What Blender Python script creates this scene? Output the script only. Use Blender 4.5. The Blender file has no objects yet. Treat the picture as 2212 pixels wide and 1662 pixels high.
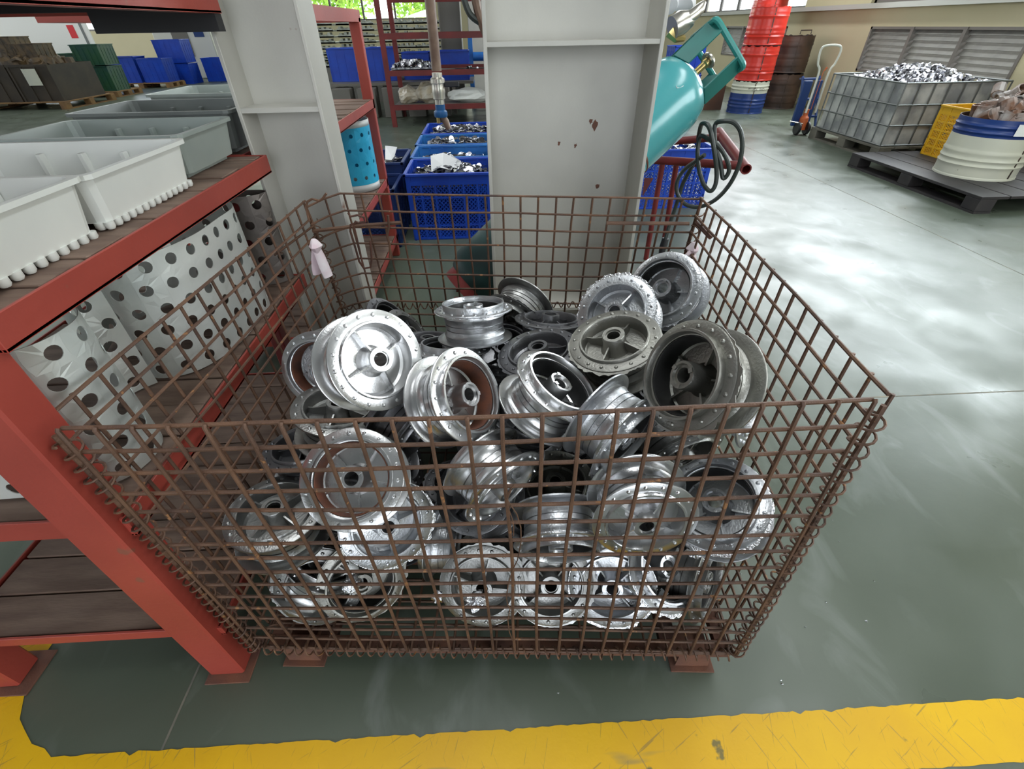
import bpy, math, random
from mathutils import Vector, Matrix, noise

random.seed(7)
SC = bpy.context.scene
COL = SC.collection

# ------------------------------------------------------------------ camera
CAM_ROT = Matrix(((0.9987705579, 0.0408644130, -0.0280619388),
                  (-0.0472911243, 0.6157189071, -0.7865454704),
                  (-0.0148634527, 0.7869055390, 0.6168944403)))
CAM_LOC = Vector((0.5816546, -0.5003908, 1.2445810))
FPX = 990.35
cam_data = bpy.data.cameras.new('camera')
cam = bpy.data.objects.new('camera', cam_data)
COL.objects.link(cam)
cam.matrix_world = Matrix.Translation(CAM_LOC) @ CAM_ROT.to_4x4()
cam_data.sensor_fit = 'HORIZONTAL'
cam_data.sensor_width = 36.0
cam_data.lens = FPX / 2212.0 * 36.0
cam_data.clip_start = 0.02
cam_data.clip_end = 200
SC.camera = cam

# ------------------------------------------------------------------ world, exposure
SC.view_settings.view_transform = 'Standard'
SC.view_settings.look = 'None'
SC.view_settings.gamma = 1.0
SC.view_settings.use_curve_mapping = False
SC.view_settings.exposure = 0.0
world = bpy.data.worlds.new('overcast_sky')
SC.world = world
world.use_nodes = True
bg = world.node_tree.nodes['Background']
bg.inputs['Color'].default_value = (0.86, 0.93, 1.0, 1)
bg.inputs['Strength'].default_value = 4.5
try:
    SC.cycles.max_bounces = 8
    SC.cycles.diffuse_bounces = 4
    SC.cycles.glossy_bounces = 4
    SC.cycles.caustics_reflective = False
    SC.cycles.caustics_refractive = False
    SC.cycles.sample_clamp_indirect = 6.0
except Exception:
    pass


def area_light(name, loc, target, sx, sy, power, color):
    l = bpy.data.lights.new(name, 'AREA')
    l.shape = 'RECTANGLE'
    l.size = sx
    l.size_y = sy
    l.energy = power
    l.color = color
    o = bpy.data.objects.new(name, l)
    COL.objects.link(o)
    o.location = loc
    d = Vector(target) - Vector(loc)
    o.rotation_euler = d.to_track_quat('-Z', 'Y').to_euler()
    return o


# daylight through the window bands; roof and rear lamps are added, unseen fill
ROOF = [(0.1, 1.2), (3.6, 1.2), (-4.0, 6.0), (3.2, 9.0), (-8.0, 12.0)]
for (rx, ry) in ROOF:
    area_light('roof_fill', (rx, ry, 4.78), (rx, ry, 0), 1.0, 3.4, 66, (0.98, 1.0, 0.97))
area_light('window_daylight', (6.28, 6.5, 2.5), (0, 4.5, 0.4), 7.0, 1.8, 360, (0.90, 0.96, 1.0))
area_light('window_daylight', (6.28, -1.5, 2.5), (0, 0.5, 0.3), 5.0, 1.8, 190, (0.94, 0.98, 1.0))
area_light('rear_fill', (1.0, -5.8, 2.1), (0.6, 0.6, 0.5), 4.0, 2.6, 22, (1.0, 0.98, 0.95))  # added fill from the unseen side behind the camera
area_light('window_daylight', (-4.5, 19.8, 2.6), (-4, 8, 0.6), 9.0, 2.2, 260, (0.92, 1.0, 0.86))
area_light('window_daylight', (-17.0, 13.0, 2.6), (-6, 12, 0.6), 8.0, 2.2, 220, (1.0, 1.0, 0.95))


# ------------------------------------------------------------------ helpers
def ray(px, py):
    return CAM_ROT @ Vector(((px - 1106) / FPX, -(py - 831) / FPX, -1.0))


def at(px, py, ax, v):
    """world point where the sight line of a photo pixel meets the plane ax = v"""
    d = ray(px, py)
    i = 'xyz'.index(ax)
    return CAM_LOC + d * ((v - CAM_LOC[i]) / d[i])


def V(*a):
    return Vector(a)


class MB:
    """collects shapes, builds ONE mesh"""

    def __init__(self):
        self.v = []
        self.f = []

    def add(self, vs, fs):
        n = len(self.v)
        self.v.extend([tuple(x) for x in vs])
        self.f.extend([tuple(i + n for i in f) for f in fs])
        return self

    def box(self, x0, x1, y0, y1, z0, z1, m=None, bev=0.0):
        if bev > 0:
            b = bev
            pts = []
            lay = []
            for z, ins in ((z0, b), (z0 + b, 0), (z1 - b, 0), (z1, b)):
                i = ins
                c = b
                ring = [(x0 + i + c, y0 + i), (x1 - i - c, y0 + i), (x1 - i, y0 + i + c), (x1 - i, y1 - i - c),
                        (x1 - i - c, y1 - i), (x0 + i + c, y1 - i), (x0 + i, y1 - i - c), (x0 + i, y0 + i + c)]
                lay.append([(p[0], p[1], z) for p in ring])
            vs = [p for l in lay for p in l]
            fs = [tuple(reversed(range(8))), tuple(range(24, 32))]
            for k in range(3):
                for j in range(8):
                    a = k * 8 + j
                    b2 = k * 8 + (j + 1) % 8
                    fs.append((a, b2, b2 + 8, a + 8))
        else:
            vs = [(x0, y0, z0), (x1, y0, z0), (x1, y1, z0), (x0, y1, z0), (x0, y0, z1), (x1, y0, z1), (x1, y1, z1), (x0, y1, z1)]
            fs = [(0, 3, 2, 1), (4, 5, 6, 7), (0, 1, 5, 4), (1, 2, 6, 5), (2, 3, 7, 6), (3, 0, 4, 7)]
        if m is not None:
            vs = [m @ Vector(p) for p in vs]
        return self.add(vs, fs)

    def tube(self, pts, r, n=8, cap=True, closed=False, flat=1.0):
        pts = [Vector(p) for p in pts]
        N = len(pts)
        ref = None
        vs = []
        for i, p in enumerate(pts):
            if closed:
                t = pts[(i + 1) % N] - pts[i - 1]
            else:
                t = pts[min(i + 1, N - 1)] - pts[max(i - 1, 0)]
            if t.length < 1e-9:
                t = Vector((0, 0, 1))
            t.normalize()
            if ref is None:
                ref = t.orthogonal().normalized()
            ref = (ref - t * ref.dot(t))
            if ref.length < 1e-6:
                ref = t.orthogonal()
            ref.normalize()
            b = t.cross(ref)
            rr = r[i] if isinstance(r, (list, tuple)) else r
            for k in range(n):
                a = 2 * math.pi * k / n
                vs.append(p + (ref * math.cos(a) + b * math.sin(a) * flat) * rr)
        fs = []
        M = N if closed else N - 1
        for i in range(M):
            for k in range(n):
                a = i * n + k
                b_ = i * n + (k + 1) % n
                c = ((i + 1) % N) * n + (k + 1) % n
                d = ((i + 1) % N) * n + k
                fs.append((a, b_, c, d))
        if cap and not closed:
            fs.append(tuple(reversed(range(n))))
            fs.append(tuple(range((N - 1) * n, N * n)))
        return self.add(vs, fs)

    def lathe(self, prof, n=32, m=None, a0=0.0, a1=2 * math.pi, closed_profile=False, wob=None):
        full = abs(a1 - a0 - 2 * math.pi) < 1e-6
        steps = n if full else n + 1
        vs = []
        L = len(prof)
        for k in range(steps):
            a = a0 + (a1 - a0) * k / n
            for (r, z) in prof:
                rr = r
                if wob:
                    rr = r + wob(a, r, z)
                vs.append(Vector((rr * math.cos(a), rr * math.sin(a), z)))
        fs = []
        K = n
        for k in range(K):
            k2 = (k + 1) % steps
            for j in range(L if closed_profile else L - 1):
                j2 = (j + 1) % L
                fs.append((k * L + j, k2 * L + j, k2 * L + j2, k * L + j2))
        if m is not None:
            vs = [m @ p for p in vs]
        return self.add(vs, fs)

    def mesh(self, name):
        me = bpy.data.meshes.new(name)
        me.from_pydata(self.v, [], self.f)
        me.validate()
        me.update()
        return me


def link(name, me, mat, parent=None, smooth=True, loc=None):
    if isinstance(me, MB):
        me = me.mesh(name)
    if mat is not None and not me.materials:
        me.materials.append(mat)
    if smooth and len(me.polygons):
        me.polygons.foreach_set('use_smooth', [True] * len(me.polygons))
        try:
            me.set_sharp_from_angle(angle=math.radians(38))
        except Exception:
            pass
    o = bpy.data.objects.new(name, me)
    COL.objects.link(o)
    if parent is not None:
        o.parent = parent
    if loc is not None:
        o.location = loc
    return o


def tag(o, label, cat, group=None, kind=None):
    if label:
        o['label'] = label
    if cat:
        o['category'] = cat
    if group:
        o['group'] = group
    if kind:
        o['kind'] = kind
    return o


def empty(name, loc=(0, 0, 0), rot=(0, 0, 0), parent=None):
    o = bpy.data.objects.new(name, None)
    COL.objects.link(o)
    o.location = loc
    o.rotation_euler = rot
    o.empty_display_size = 0.05
    if parent is not None:
        o.parent = parent
    return o


def thing(name, label, cat, loc=(0, 0, 0), rot=(0, 0, 0), group=None):
    return tag(empty(name, loc, rot), label, cat, group)


def structure(name, mb, mat, parent=None, smooth=False):
    o = link(name, mb, mat, parent, smooth)
    if parent is None:
        o['kind'] = 'structure'
    return o


def rot_to(n, roll=0.0):
    n = Vector(n).normalized()
    q = n.to_track_quat('Z', 'Y')
    return q.to_matrix().to_4x4() @ Matrix.Rotation(roll, 4, 'Z')


# ------------------------------------------------------------------ materials
def mat(name, base, rough=0.5, metal=0.0, col2=None, scale=8.0, mix=0.5, bump=0.0, bscale=60.0, rough2=None,
        detail=4.0, col3=None, scale3=30.0, thr3=0.62, spec=0.5, emit=None, alpha=None, trans=None, stretch=None, coat=0.0, ior=None):
    m = bpy.data.materials.new(name)
    m.use_nodes = True
    nt = m.node_tree
    b = nt.nodes['Principled BSDF']
    b.inputs['Base Color'].default_value = (*base, 1)
    b.inputs['Roughness'].default_value = rough
    b.inputs['Metallic'].default_value = metal
    b.inputs['Specular IOR Level'].default_value = spec
    if coat:
        b.inputs['Coat Weight'].default_value = coat
        b.inputs['Coat Roughness'].default_value = 0.12
    if ior:
        b.inputs['IOR'].default_value = ior
    if trans:
        b.inputs['Transmission Weight'].default_value = trans
    if alpha is not None:
        b.inputs['Alpha'].default_value = alpha
    if emit:
        b.inputs['Emission Color'].default_value = (*emit[0], 1)
        b.inputs['Emission Strength'].default_value = emit[1]
    tc = nt.nodes.new('ShaderNodeTexCoord')
    vec = tc.outputs['Object']
    if stretch:
        mp = nt.nodes.new('ShaderNodeMapping')
        mp.inputs['Scale'].default_value = stretch
        nt.links.new(vec, mp.inputs['Vector'])
        vec = mp.outputs['Vector']

    def nz(sc, det=detail):
        n = nt.nodes.new('ShaderNodeTexNoise')
        n.inputs['Scale'].default_value = sc
        n.inputs['Detail'].default_value = det
        nt.links.new(vec, n.inputs['Vector'])
        return n
    last = None
    if col2 is not None:
        n = nz(scale)
        rp = nt.nodes.new('ShaderNodeValToRGB')
        rp.color_ramp.elements[0].position = 0.5 - 0.28 * mix
        rp.color_ramp.elements[1].position = 0.5 + 0.28 * mix
        rp.color_ramp.elements[0].color = (*base, 1)
        rp.color_ramp.elements[1].color = (*col2, 1)
        nt.links.new(n.outputs['Fac'], rp.inputs['Fac'])
        last = rp.outputs['Color']
        if rough2 is not None:
            mr = nt.nodes.new('ShaderNodeMapRange')
            mr.inputs['From Min'].default_value = 0.35
            mr.inputs['From Max'].default_value = 0.65
            mr.inputs['To Min'].default_value = rough
            mr.inputs['To Max'].default_value = rough2
            nt.links.new(n.outputs['Fac'], mr.inputs['Value'])
            nt.links.new(mr.outputs['Result'], b.inputs['Roughness'])
    if col3 is not None:
        n3 = nz(scale3, 6.0)
        mr = nt.nodes.new('ShaderNodeMapRange')
        mr.inputs['From Min'].default_value = thr3
        mr.inputs['From Max'].default_value = thr3 + 0.03
        nt.links.new(n3.outputs['Fac'], mr.inputs['Value'])
        mx = nt.nodes.new('ShaderNodeMix')
        mx.data_type = 'RGBA'
        nt.links.new(mr.outputs['Result'], mx.inputs['Factor'])
        if last is not None:
            nt.links.new(last, mx.inputs['A'])
        else:
            mx.inputs['A'].default_value = (*base, 1)
        mx.inputs['B'].default_value = (*col3, 1)
        last = mx.outputs['Result']
    if last is not None:
        nt.links.new(last, b.inputs['Base Color'])
    if bump > 0:
        nb = nz(bscale, 3.0)
        bp = nt.nodes.new('ShaderNodeBump')
        bp.inputs['Strength'].default_value = bump
        bp.inputs['Distance'].default_value = 0.002
        nt.links.new(nb.outputs['Fac'], bp.inputs['Height'])
        nt.links.new(bp.outputs['Normal'], b.inputs['Normal'])
    return m


M = {}
M['rack_red'] = mat('red_oxide_paint', (0.40, 0.066, 0.046), 0.45, col2=(0.31, 0.048, 0.034), scale=3, bump=0.25, bscale=90,
                    col3=(0.28, 0.09, 0.06), scale3=14, thr3=0.68)
M['dark_red'] = mat('dark_red_paint', (0.19, 0.02, 0.018), 0.5, col2=(0.12, 0.016, 0.015), scale=4)
M['plank'] = mat('dusty_brown_plank', (0.15, 0.095, 0.07), 0.8, col2=(0.24, 0.165, 0.125), scale=5, stretch=(1, 6, 6), bump=0.5, bscale=40)
M['column'] = mat('grey_column_paint', (0.56, 0.55, 0.50), 0.5, col2=(0.47, 0.46, 0.42), scale=2.5, bump=0.15, bscale=120,
                  col3=(0.22, 0.10, 0.06), scale3=7, thr3=0.725)
M['rust'] = mat('rusty_steel_wire', (0.050, 0.025, 0.018), 0.60, metal=0.0, col2=(0.175, 0.088, 0.048), scale=14, mix=0.9,
                col3=(0.30, 0.14, 0.055), scale3=45, thr3=0.66, bump=0.5, bscale=400)
M['rust_dark'] = mat('dark_rust', (0.06, 0.028, 0.02), 0.75, col2=(0.11, 0.045, 0.028), scale=22, bump=0.4, bscale=300)
M['rust_plate'] = mat('rusty_plate', (0.20, 0.085, 0.05), 0.75, col2=(0.12, 0.055, 0.04), scale=15, bump=0.4, bscale=200)
M['alu'] = mat('cast_aluminium', (0.60, 0.61, 0.63), 0.29, 1.0, col2=(0.44, 0.45, 0.47), scale=14, rough2=0.42, bump=0.35, bscale=260)
M['alu_clean'] = mat('machined_aluminium', (0.66, 0.66, 0.67), 0.24, 1.0, col2=(0.58, 0.58, 0.58), scale=9, rough2=0.34, bump=0.12, bscale=300)
M['alu_dull'] = mat('dull_grey_aluminium', (0.36, 0.36, 0.35), 0.33, 1.0, col2=(0.25, 0.25, 0.245), scale=13, rough2=0.46, bump=0.4, bscale=240)
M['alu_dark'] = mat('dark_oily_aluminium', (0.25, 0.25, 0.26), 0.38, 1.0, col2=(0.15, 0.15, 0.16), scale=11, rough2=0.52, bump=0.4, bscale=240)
M['alu_olive'] = mat('olive_grey_aluminium', (0.36, 0.355, 0.325), 0.40, 1.0, col2=(0.26, 0.255, 0.235), scale=9, rough2=0.52, bump=0.4, bscale=240)
M['flash'] = mat('ragged_casting_flash', (0.78, 0.79, 0.82), 0.25, 1.0, col2=(0.60, 0.60, 0.63), scale=40, bump=1.0, bscale=200)
M['liner_rust'] = mat('rusty_brake_liner', (0.16, 0.055, 0.028), 0.7, col2=(0.09, 0.04, 0.03), scale=30, bump=0.3, bscale=200)
M['liner_dark'] = mat('dark_iron_liner', (0.05, 0.05, 0.05), 0.45, 0.7, col2=(0.03, 0.03, 0.03), scale=20)
M['sheet'] = mat('galvanised_sheet', (0.80, 0.82, 0.78), 0.42, 0.45, col2=(0.64, 0.68, 0.65), scale=5, rough2=0.5, bump=0.1, bscale=60)
M['sheet_dark'] = mat('shaded_sheet', (0.25, 0.22, 0.20), 0.5, 0.6, col2=(0.16, 0.14, 0.13), scale=6)  # darker copy of the sheet metal, shade put into its colour
M['sheet_blue'] = mat('blue_painted_sheet', (0.03, 0.42, 0.72), 0.3, 0.0, col2=(0.04, 0.50, 0.80), scale=6)
M['white_edge'] = mat('white_paint', (0.70, 0.72, 0.72), 0.5)
M['tray_white'] = mat('white_plastic', (0.88, 0.90, 0.86), 0.42, col2=(0.80, 0.82, 0.79), scale=4, bump=0.08, bscale=60)
M['tray_grey'] = mat('grey_plastic', (0.40, 0.45, 0.42), 0.45, col2=(0.33, 0.38, 0.36), scale=4)
M['tray_dark'] = mat('dark_grey_plastic', (0.20, 0.22, 0.21), 0.5, col2=(0.14, 0.155, 0.15), scale=4)
M['crate_blue'] = mat('blue_plastic', (0.010, 0.070, 0.52), 0.38, col2=(0.012, 0.055, 0.43), scale=5)
M['crate_light'] = mat('light_blue_plastic', (0.03, 0.20, 0.55), 0.4, col2=(0.02, 0.13, 0.5), scale=5)
M['crate_shaded'] = mat('shaded_blue_plastic', (0.012, 0.035, 0.16), 0.45, col2=(0.01, 0.03, 0.12), scale=5)  # crate blue darkened, the shade beside the rack put into colour
M['crate_green'] = mat('green_plastic', (0.008, 0.065, 0.052), 0.5, col2=(0.018, 0.09, 0.035), scale=3)
M['crate_yellow'] = mat('yellow_plastic', (0.80, 0.47, 0.015), 0.42, col2=(0.72, 0.40, 0.012), scale=5)
M['dark_bin'] = mat('oily_dark_bin', (0.028, 0.021, 0.014), 0.7, col2=(0.05, 0.036, 0.022), scale=3)
M['pallet_wood'] = mat('pallet_wood', (0.28, 0.16, 0.06), 0.8, col2=(0.18, 0.10, 0.045), scale=6)
M['pallet_black'] = mat('black_pallet', (0.018, 0.016, 0.018), 0.6, col2=(0.035, 0.03, 0.03), scale=6)
M['pallet_grey'] = mat('dirty_grey_pallet', (0.10, 0.095, 0.075), 0.7, col2=(0.16, 0.15, 0.12), scale=6)
M['stamp'] = mat('bright_metal_stampings', (0.66, 0.66, 0.68), 0.25, 1.0, col2=(0.22, 0.22, 0.25), scale=25, mix=0.3)
M['scrap_brown'] = mat('rusty_scrap', (0.16, 0.075, 0.04), 0.6, 0.3, col2=(0.36, 0.33, 0.31), scale=7, mix=0.4)
M['paper'] = mat('white_paper', (0.78, 0.79, 0.80), 0.8)
M['plastic_bag'] = mat('clear_bag_of_parts', (0.50, 0.42, 0.30), 0.25, col2=(0.68, 0.64, 0.55), scale=12)
M['teal'] = mat('teal_cylinder_paint', (0.065, 0.34, 0.37), 0.26, col2=(0.08, 0.38, 0.40), scale=3, coat=0.3, col3=(0.10, 0.22, 0.22), scale3=9, thr3=0.74)
M['teal_hoop'] = mat('green_teal_hoop_paint', (0.03, 0.25, 0.23), 0.3, col2=(0.045, 0.30, 0.27), scale=8)
M['teal_shade'] = mat('shaded_teal_paint', (0.010, 0.045, 0.042), 0.5, col2=(0.006, 0.022, 0.022), scale=6)  # teal darkened for the cylinder's lower end, shade put into colour
M['teal_dark'] = mat('shaded_strap_teal', (0.013, 0.13, 0.115), 0.4, col2=(0.016, 0.16, 0.14), scale=8)  # darker teal for the straps, their shade put into the colour
M['grey_plate'] = mat('bare_grey_plate', (0.26, 0.30, 0.27), 0.4, 0.3)
M['brass'] = mat('brass', (0.62, 0.47, 0.20), 0.3, 1.0)
M['zinc'] = mat('zinc_fitting', (0.55, 0.52, 0.46), 0.3, 0.9)
M['chalk'] = mat('chalk_mark', (0.62, 0.72, 0.72), 0.9)
M['hose'] = mat('black_rubber_hose', (0.035, 0.042, 0.038), 0.42)
M['pipe_brown'] = mat('brown_pipe', (0.13, 0.075, 0.05), 0.5, col2=(0.20, 0.13, 0.09), scale=12)
M['blue_fit'] = mat('blue_coupling', (0.012, 0.09, 0.25), 0.35)
M['black'] = mat('black_plastic', (0.012, 0.012, 0.014), 0.5)
M['drum_red'] = mat('red_drum_paint', (0.66, 0.035, 0.02), 0.28, col2=(0.55, 0.03, 0.02), scale=3)
M['drum_blue'] = mat('blue_drum_paint', (0.010, 0.035, 0.17), 0.32, col2=(0.012, 0.045, 0.2), scale=3)
M['drum_white'] = mat('white_drum_paint', (0.62, 0.62, 0.50), 0.4, col2=(0.55, 0.56, 0.47), scale=3, col3=(0.14, 0.12, 0.07), scale3=9, thr3=0.71)
M['drum_dark'] = mat('dirty_brown_drum', (0.035, 0.022, 0.018), 0.45, col2=(0.08, 0.045, 0.03), scale=4)
M['carton'] = mat('brown_board', (0.13, 0.06, 0.035), 0.7, col2=(0.09, 0.045, 0.03), scale=4)
M['ibc'] = mat('translucent_tank_plastic', (0.56, 0.57, 0.54), 0.4, col2=(0.27, 0.28, 0.28), scale=3.5, mix=0.35)
M['galv'] = mat('galvanised_bar', (0.15, 0.16, 0.155), 0.45, 0.6)
M['trolley_white'] = mat('cream_handle_paint', (0.70, 0.72, 0.62), 0.35)
M['trolley_blue'] = mat('blue_frame_paint', (0.01, 0.04, 0.16), 0.4)
M['orange'] = mat('orange_part', (0.55, 0.12, 0.03), 0.5)
M['rag'] = mat('white_rag', (0.80, 0.74, 0.76), 0.9, col2=(0.70, 0.55, 0.60), scale=20)
M['wall'] = mat('cream_wall', (0.72, 0.65, 0.42), 0.8, col2=(0.76, 0.69, 0.46), scale=1.2, bump=0.1, bscale=30)
M['wall_white'] = mat('pale_wall', (0.66, 0.66, 0.60), 0.8)
M['ceiling'] = mat('grey_roof_sheet', (0.26, 0.27, 0.27), 0.7)
M['louver'] = mat('grey_louver', (0.32, 0.31, 0.28), 0.5, 0.2, col2=(0.26, 0.25, 0.23), scale=6)
M['frame_grey'] = mat('grey_window_frame', (0.22, 0.20, 0.18), 0.5)
M['glass'] = mat('window_glass', (0.95, 0.98, 0.97), 0.02, trans=1.0, ior=1.02, spec=0.3)
M['leaves'] = mat('leaves', (0.22, 0.42, 0.05), 0.7, col2=(0.42, 0.60, 0.10), scale=4)
M['machine'] = mat('machine_grey', (0.16, 0.15, 0.13), 0.5)
M['board'] = mat('white_board', (0.80, 0.80, 0.76), 0.5)
M['red_mark'] = mat('red_print', (0.65, 0.02, 0.03), 0.6)
M['grime'] = mat('oily_castings', (0.14, 0.09, 0.04), 0.6, col2=(0.045, 0.032, 0.02), scale=8)
M['castings'] = mat('pale_castings', (0.50, 0.52, 0.45), 0.45, 0.3, col2=(0.22, 0.24, 0.20), scale=6)


def floor_material():
    m = bpy.data.materials.new('green_grey_epoxy_floor')
    m.use_nodes = True
    nt = m.node_tree
    b = nt.nodes['Principled BSDF']
    b.inputs['Specular IOR Level'].default_value = 0.42
    tc = nt.nodes.new('ShaderNodeTexCoord')

    def noise_node(sc, det, st=None, dist=0.0):
        n = nt.nodes.new('ShaderNodeTexNoise')
        n.inputs['Scale'].default_value = sc
        n.inputs['Detail'].default_value = det
        n.inputs['Distortion'].default_value = dist
        if st:
            mp = nt.nodes.new('ShaderNodeMapping')
            mp.inputs['Scale'].default_value = st
            nt.links.new(tc.outputs['Object'], mp.inputs['Vector'])
            nt.links.new(mp.outputs['Vector'], n.inputs['Vector'])
        else:
            nt.links.new(tc.outputs['Object'], n.inputs['Vector'])
        return n
    n1 = noise_node(1.3, 6, dist=0.6)
    rp = nt.nodes.new('ShaderNodeValToRGB')
    rp.color_ramp.elements[0].position = 0.32
    rp.color_ramp.elements[1].position = 0.72
    rp.color_ramp.elements[0].color = (0.082, 0.102, 0.074, 1)
    rp.color_ramp.elements[1].color = (0.118, 0.142, 0.108, 1)
    nt.links.new(n1.outputs['Fac'], rp.inputs['Fac'])
    # pale scuffs
    n2 = noise_node(5.5, 8, st=(1.0, 0.45, 1.0), dist=1.2)
    mr = nt.nodes.new('ShaderNodeMapRange')
    mr.inputs['From Min'].default_value = 0.56
    mr.inputs['From Max'].default_value = 0.74
    mr.inputs['To Max'].default_value = 0.30
    nt.links.new(n2.outputs['Fac'], mr.inputs['Value'])
    mx = nt.nodes.new('ShaderNodeMix')
    mx.data_type = 'RGBA'
    nt.links.new(mr.outputs['Result'], mx.inputs['Factor'])
    nt.links.new(rp.outputs['Color'], mx.inputs['A'])
    mx.inputs['B'].default_value = (0.30, 0.33, 0.31, 1)
    nt.links.new(mx.outputs['Result'], b.inputs['Base Color'])
    n3 = noise_node(3.0, 5, dist=0.2)
    mr2 = nt.nodes.new('ShaderNodeMapRange')
    mr2.inputs['From Min'].default_value = 0.22
    mr2.inputs['From Max'].default_value = 0.78
    mr2.inputs['To Min'].default_value = 0.22
    mr2.inputs['To Max'].default_value = 0.50
    nt.links.new(n3.outputs['Fac'], mr2.inputs['Value'])
    nt.links.new(mr2.outputs['Result'], b.inputs['Roughness'])
    n4 = noise_node(9, 6)
    bp = nt.nodes.new('ShaderNodeBump')
    bp.inputs['Strength'].default_value = 0.25
    bp.inputs['Distance'].default_value = 0.004
    nt.links.new(n4.outputs['Fac'], bp.inputs['Height'])
    nt.links.new(bp.outputs['Normal'], b.inputs['Normal'])
    return m


def yellow_material():
    m = mat('worn_yellow_line_paint', (0.84, 0.50, 0.008), 0.45, col2=(0.76, 0.43, 0.012), scale=3, bump=0.3, bscale=60,
            col3=(0.22, 0.17, 0.05), scale3=11, thr3=0.665)
    nt = m.node_tree
    b = nt.nodes['Principled BSDF']
    src = b.inputs['Base Color'].links[0].from_socket
    tc = nt.nodes.new('ShaderNodeTexCoord')
    for (rz, sc, thr, colr) in ((0.5, (3, 60, 1), 0.655, (0.16, 0.13, 0.07)), (2.0, (3, 80, 1), 0.66, (0.20, 0.16, 0.08)), (1.3, (5, 110, 1), 0.66, (0.22, 0.17, 0.06)), (0.0, (1.2, 5, 1), 0.66, (0.25, 0.22, 0.12))):
        mp = nt.nodes.new('ShaderNodeMapping')
        mp.inputs['Rotation'].default_value = (0, 0, rz)
        mp.vector_type = 'TEXTURE'
        mp2 = nt.nodes.new('ShaderNodeMapping')
        mp2.inputs['Scale'].default_value = sc
        n = nt.nodes.new('ShaderNodeTexNoise')
        n.inputs['Scale'].default_value = 2.2
        n.inputs['Detail'].default_value = 3.0
        nt.links.new(tc.outputs['Object'], mp.inputs['Vector'])
        nt.links.new(mp.outputs['Vector'], mp2.inputs['Vector'])
        nt.links.new(mp2.outputs['Vector'], n.inputs['Vector'])
        mr = nt.nodes.new('ShaderNodeMapRange')
        mr.inputs['From Min'].default_value = thr
        mr.inputs['From Max'].default_value = thr + 0.03
        mr.inputs['To Max'].default_value = 0.5
        nt.links.new(n.outputs['Fac'], mr.inputs['Value'])
        mx = nt.nodes.new('ShaderNodeMix')
        mx.data_type = 'RGBA'
        nt.links.new(mr.outputs['Result'], mx.inputs['Factor'])
        nt.links.new(src, mx.inputs['A'])
        mx.inputs['B'].default_value = (*colr, 1)
        src = mx.outputs['Result']
    nt.links.new(src, b.inputs['Base Color'])
    b.inputs['Specular IOR Level'].default_value = 0.3
    return m


M['floor'] = floor_material()
M['yellow'] = yellow_material()
M['joint'] = mat('joint_filler', (0.10, 0.11, 0.10), 0.8, col2=(0.30, 0.27, 0.20), scale=9)

# ------------------------------------------------------------------ room shell
XL, XR, YF, YB, ZC = -18.0, 6.4, -6.0, 20.0, 4.9
fl = structure('floor', MB().box(XL, XR, YF, YB, -0.1, 0.0), M['floor'])
for (x0, x1, y0, y1) in ((-0.1955, -0.1905, YF, 7.0), (XL, XR, 0.8975, 0.9035), (3.80, 3.806, YF, YB)):
    link('floor_joint', MB().box(x0, x1, y0, y1, -0.004, 0.0006), M['joint'], fl, smooth=False)


def jag(p0, p1, n, amp, seed):
    out = []
    rr = random.Random(seed)
    for i in range(n + 1):
        t = i / n
        p = Vector(p0).lerp(Vector(p1), t)
        d = (Vector(p1) - Vector(p0)).normalized()
        nn = Vector((-d.y, d.x, 0))
        k = noise.noise(Vector((t * n * 0.35, seed, 0))) * amp * 0.5 + (rr.random() - 0.5) * amp * 0.8
        if rr.random() < 0.04:
            k += -amp * 1.6
        out.append(p + nn * k)
    return out


def poly_strip(a, b, z):
    mb = MB()
    n = len(a)
    vs = [(p.x, p.y, z) for p in a] + [(p.x, p.y, z) for p in b]
    mb.add(vs, [(i, i + n, i + n + 1, i + 1) for i in range(n - 1)])
    return mb


mk1 = poly_strip(jag((-0.43, -0.166, 0), (5.6, -0.17, 0), 420, 0.004, 3), jag((-0.43, -0.281, 0), (5.6, -0.279, 0), 420, 0.004, 9), 0.0012)
mk2 = poly_strip([Vector((-0.43, -0.166, 0)), Vector((-0.455, -0.150, 0)), Vector((-0.49, -0.14, 0)), Vector((-0.53, -0.11, 0)), Vector((-0.555, -0.09, 0)), Vector((-0.58, -0.045, 0)), Vector((-0.60, 0.0, 0))]
                 + jag((-0.60, 0.02, 0), (-0.60, 3.0, 0), 80, 0.004, 5),
                 [Vector((-0.43, -0.281, 0)), Vector((-0.48, -0.281, 0)), Vector((-0.56, -0.275, 0)), Vector((-0.64, -0.25, 0)), Vector((-0.70, -0.18, 0)), Vector((-0.72, -0.08, 0)), Vector((-0.72, 0.0, 0))]
                 + jag((-0.72, 0.02, 0), (-0.72, 3.0, 0), 80, 0.004, 6), 0.0012)
structure('trim_1', mk1, M['yellow'])
structure('trim_2', mk2, M['yellow'])
# ceiling with openings for the added roof lights
cb = MB()
xs = [XL, -8.5, -7.5, -4.5, -3.5, -0.4, 0.6, 2.7, 3.1, 3.7, 4.1, XR]
cb = MB()


def slab_with_holes(mb, x0, x1, y0, y1, z0, z1, holes):
    xs = sorted(set([x0, x1] + [h[0] for h in holes] + [h[1] for h in holes]))
    ys = sorted(set([y0, y1] + [h[2] for h in holes] + [h[3] for h in holes]))
    for i in range(len(xs) - 1):
        for j in range(len(ys) - 1):
            cx, cy = (xs[i] + xs[i + 1]) / 2, (ys[j] + ys[j + 1]) / 2
            if any(h[0] < cx < h[1] and h[2] < cy < h[3] for h in holes):
                continue
            mb.box(xs[i], xs[i + 1], ys[j], ys[j + 1], z0, z1)


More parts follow.
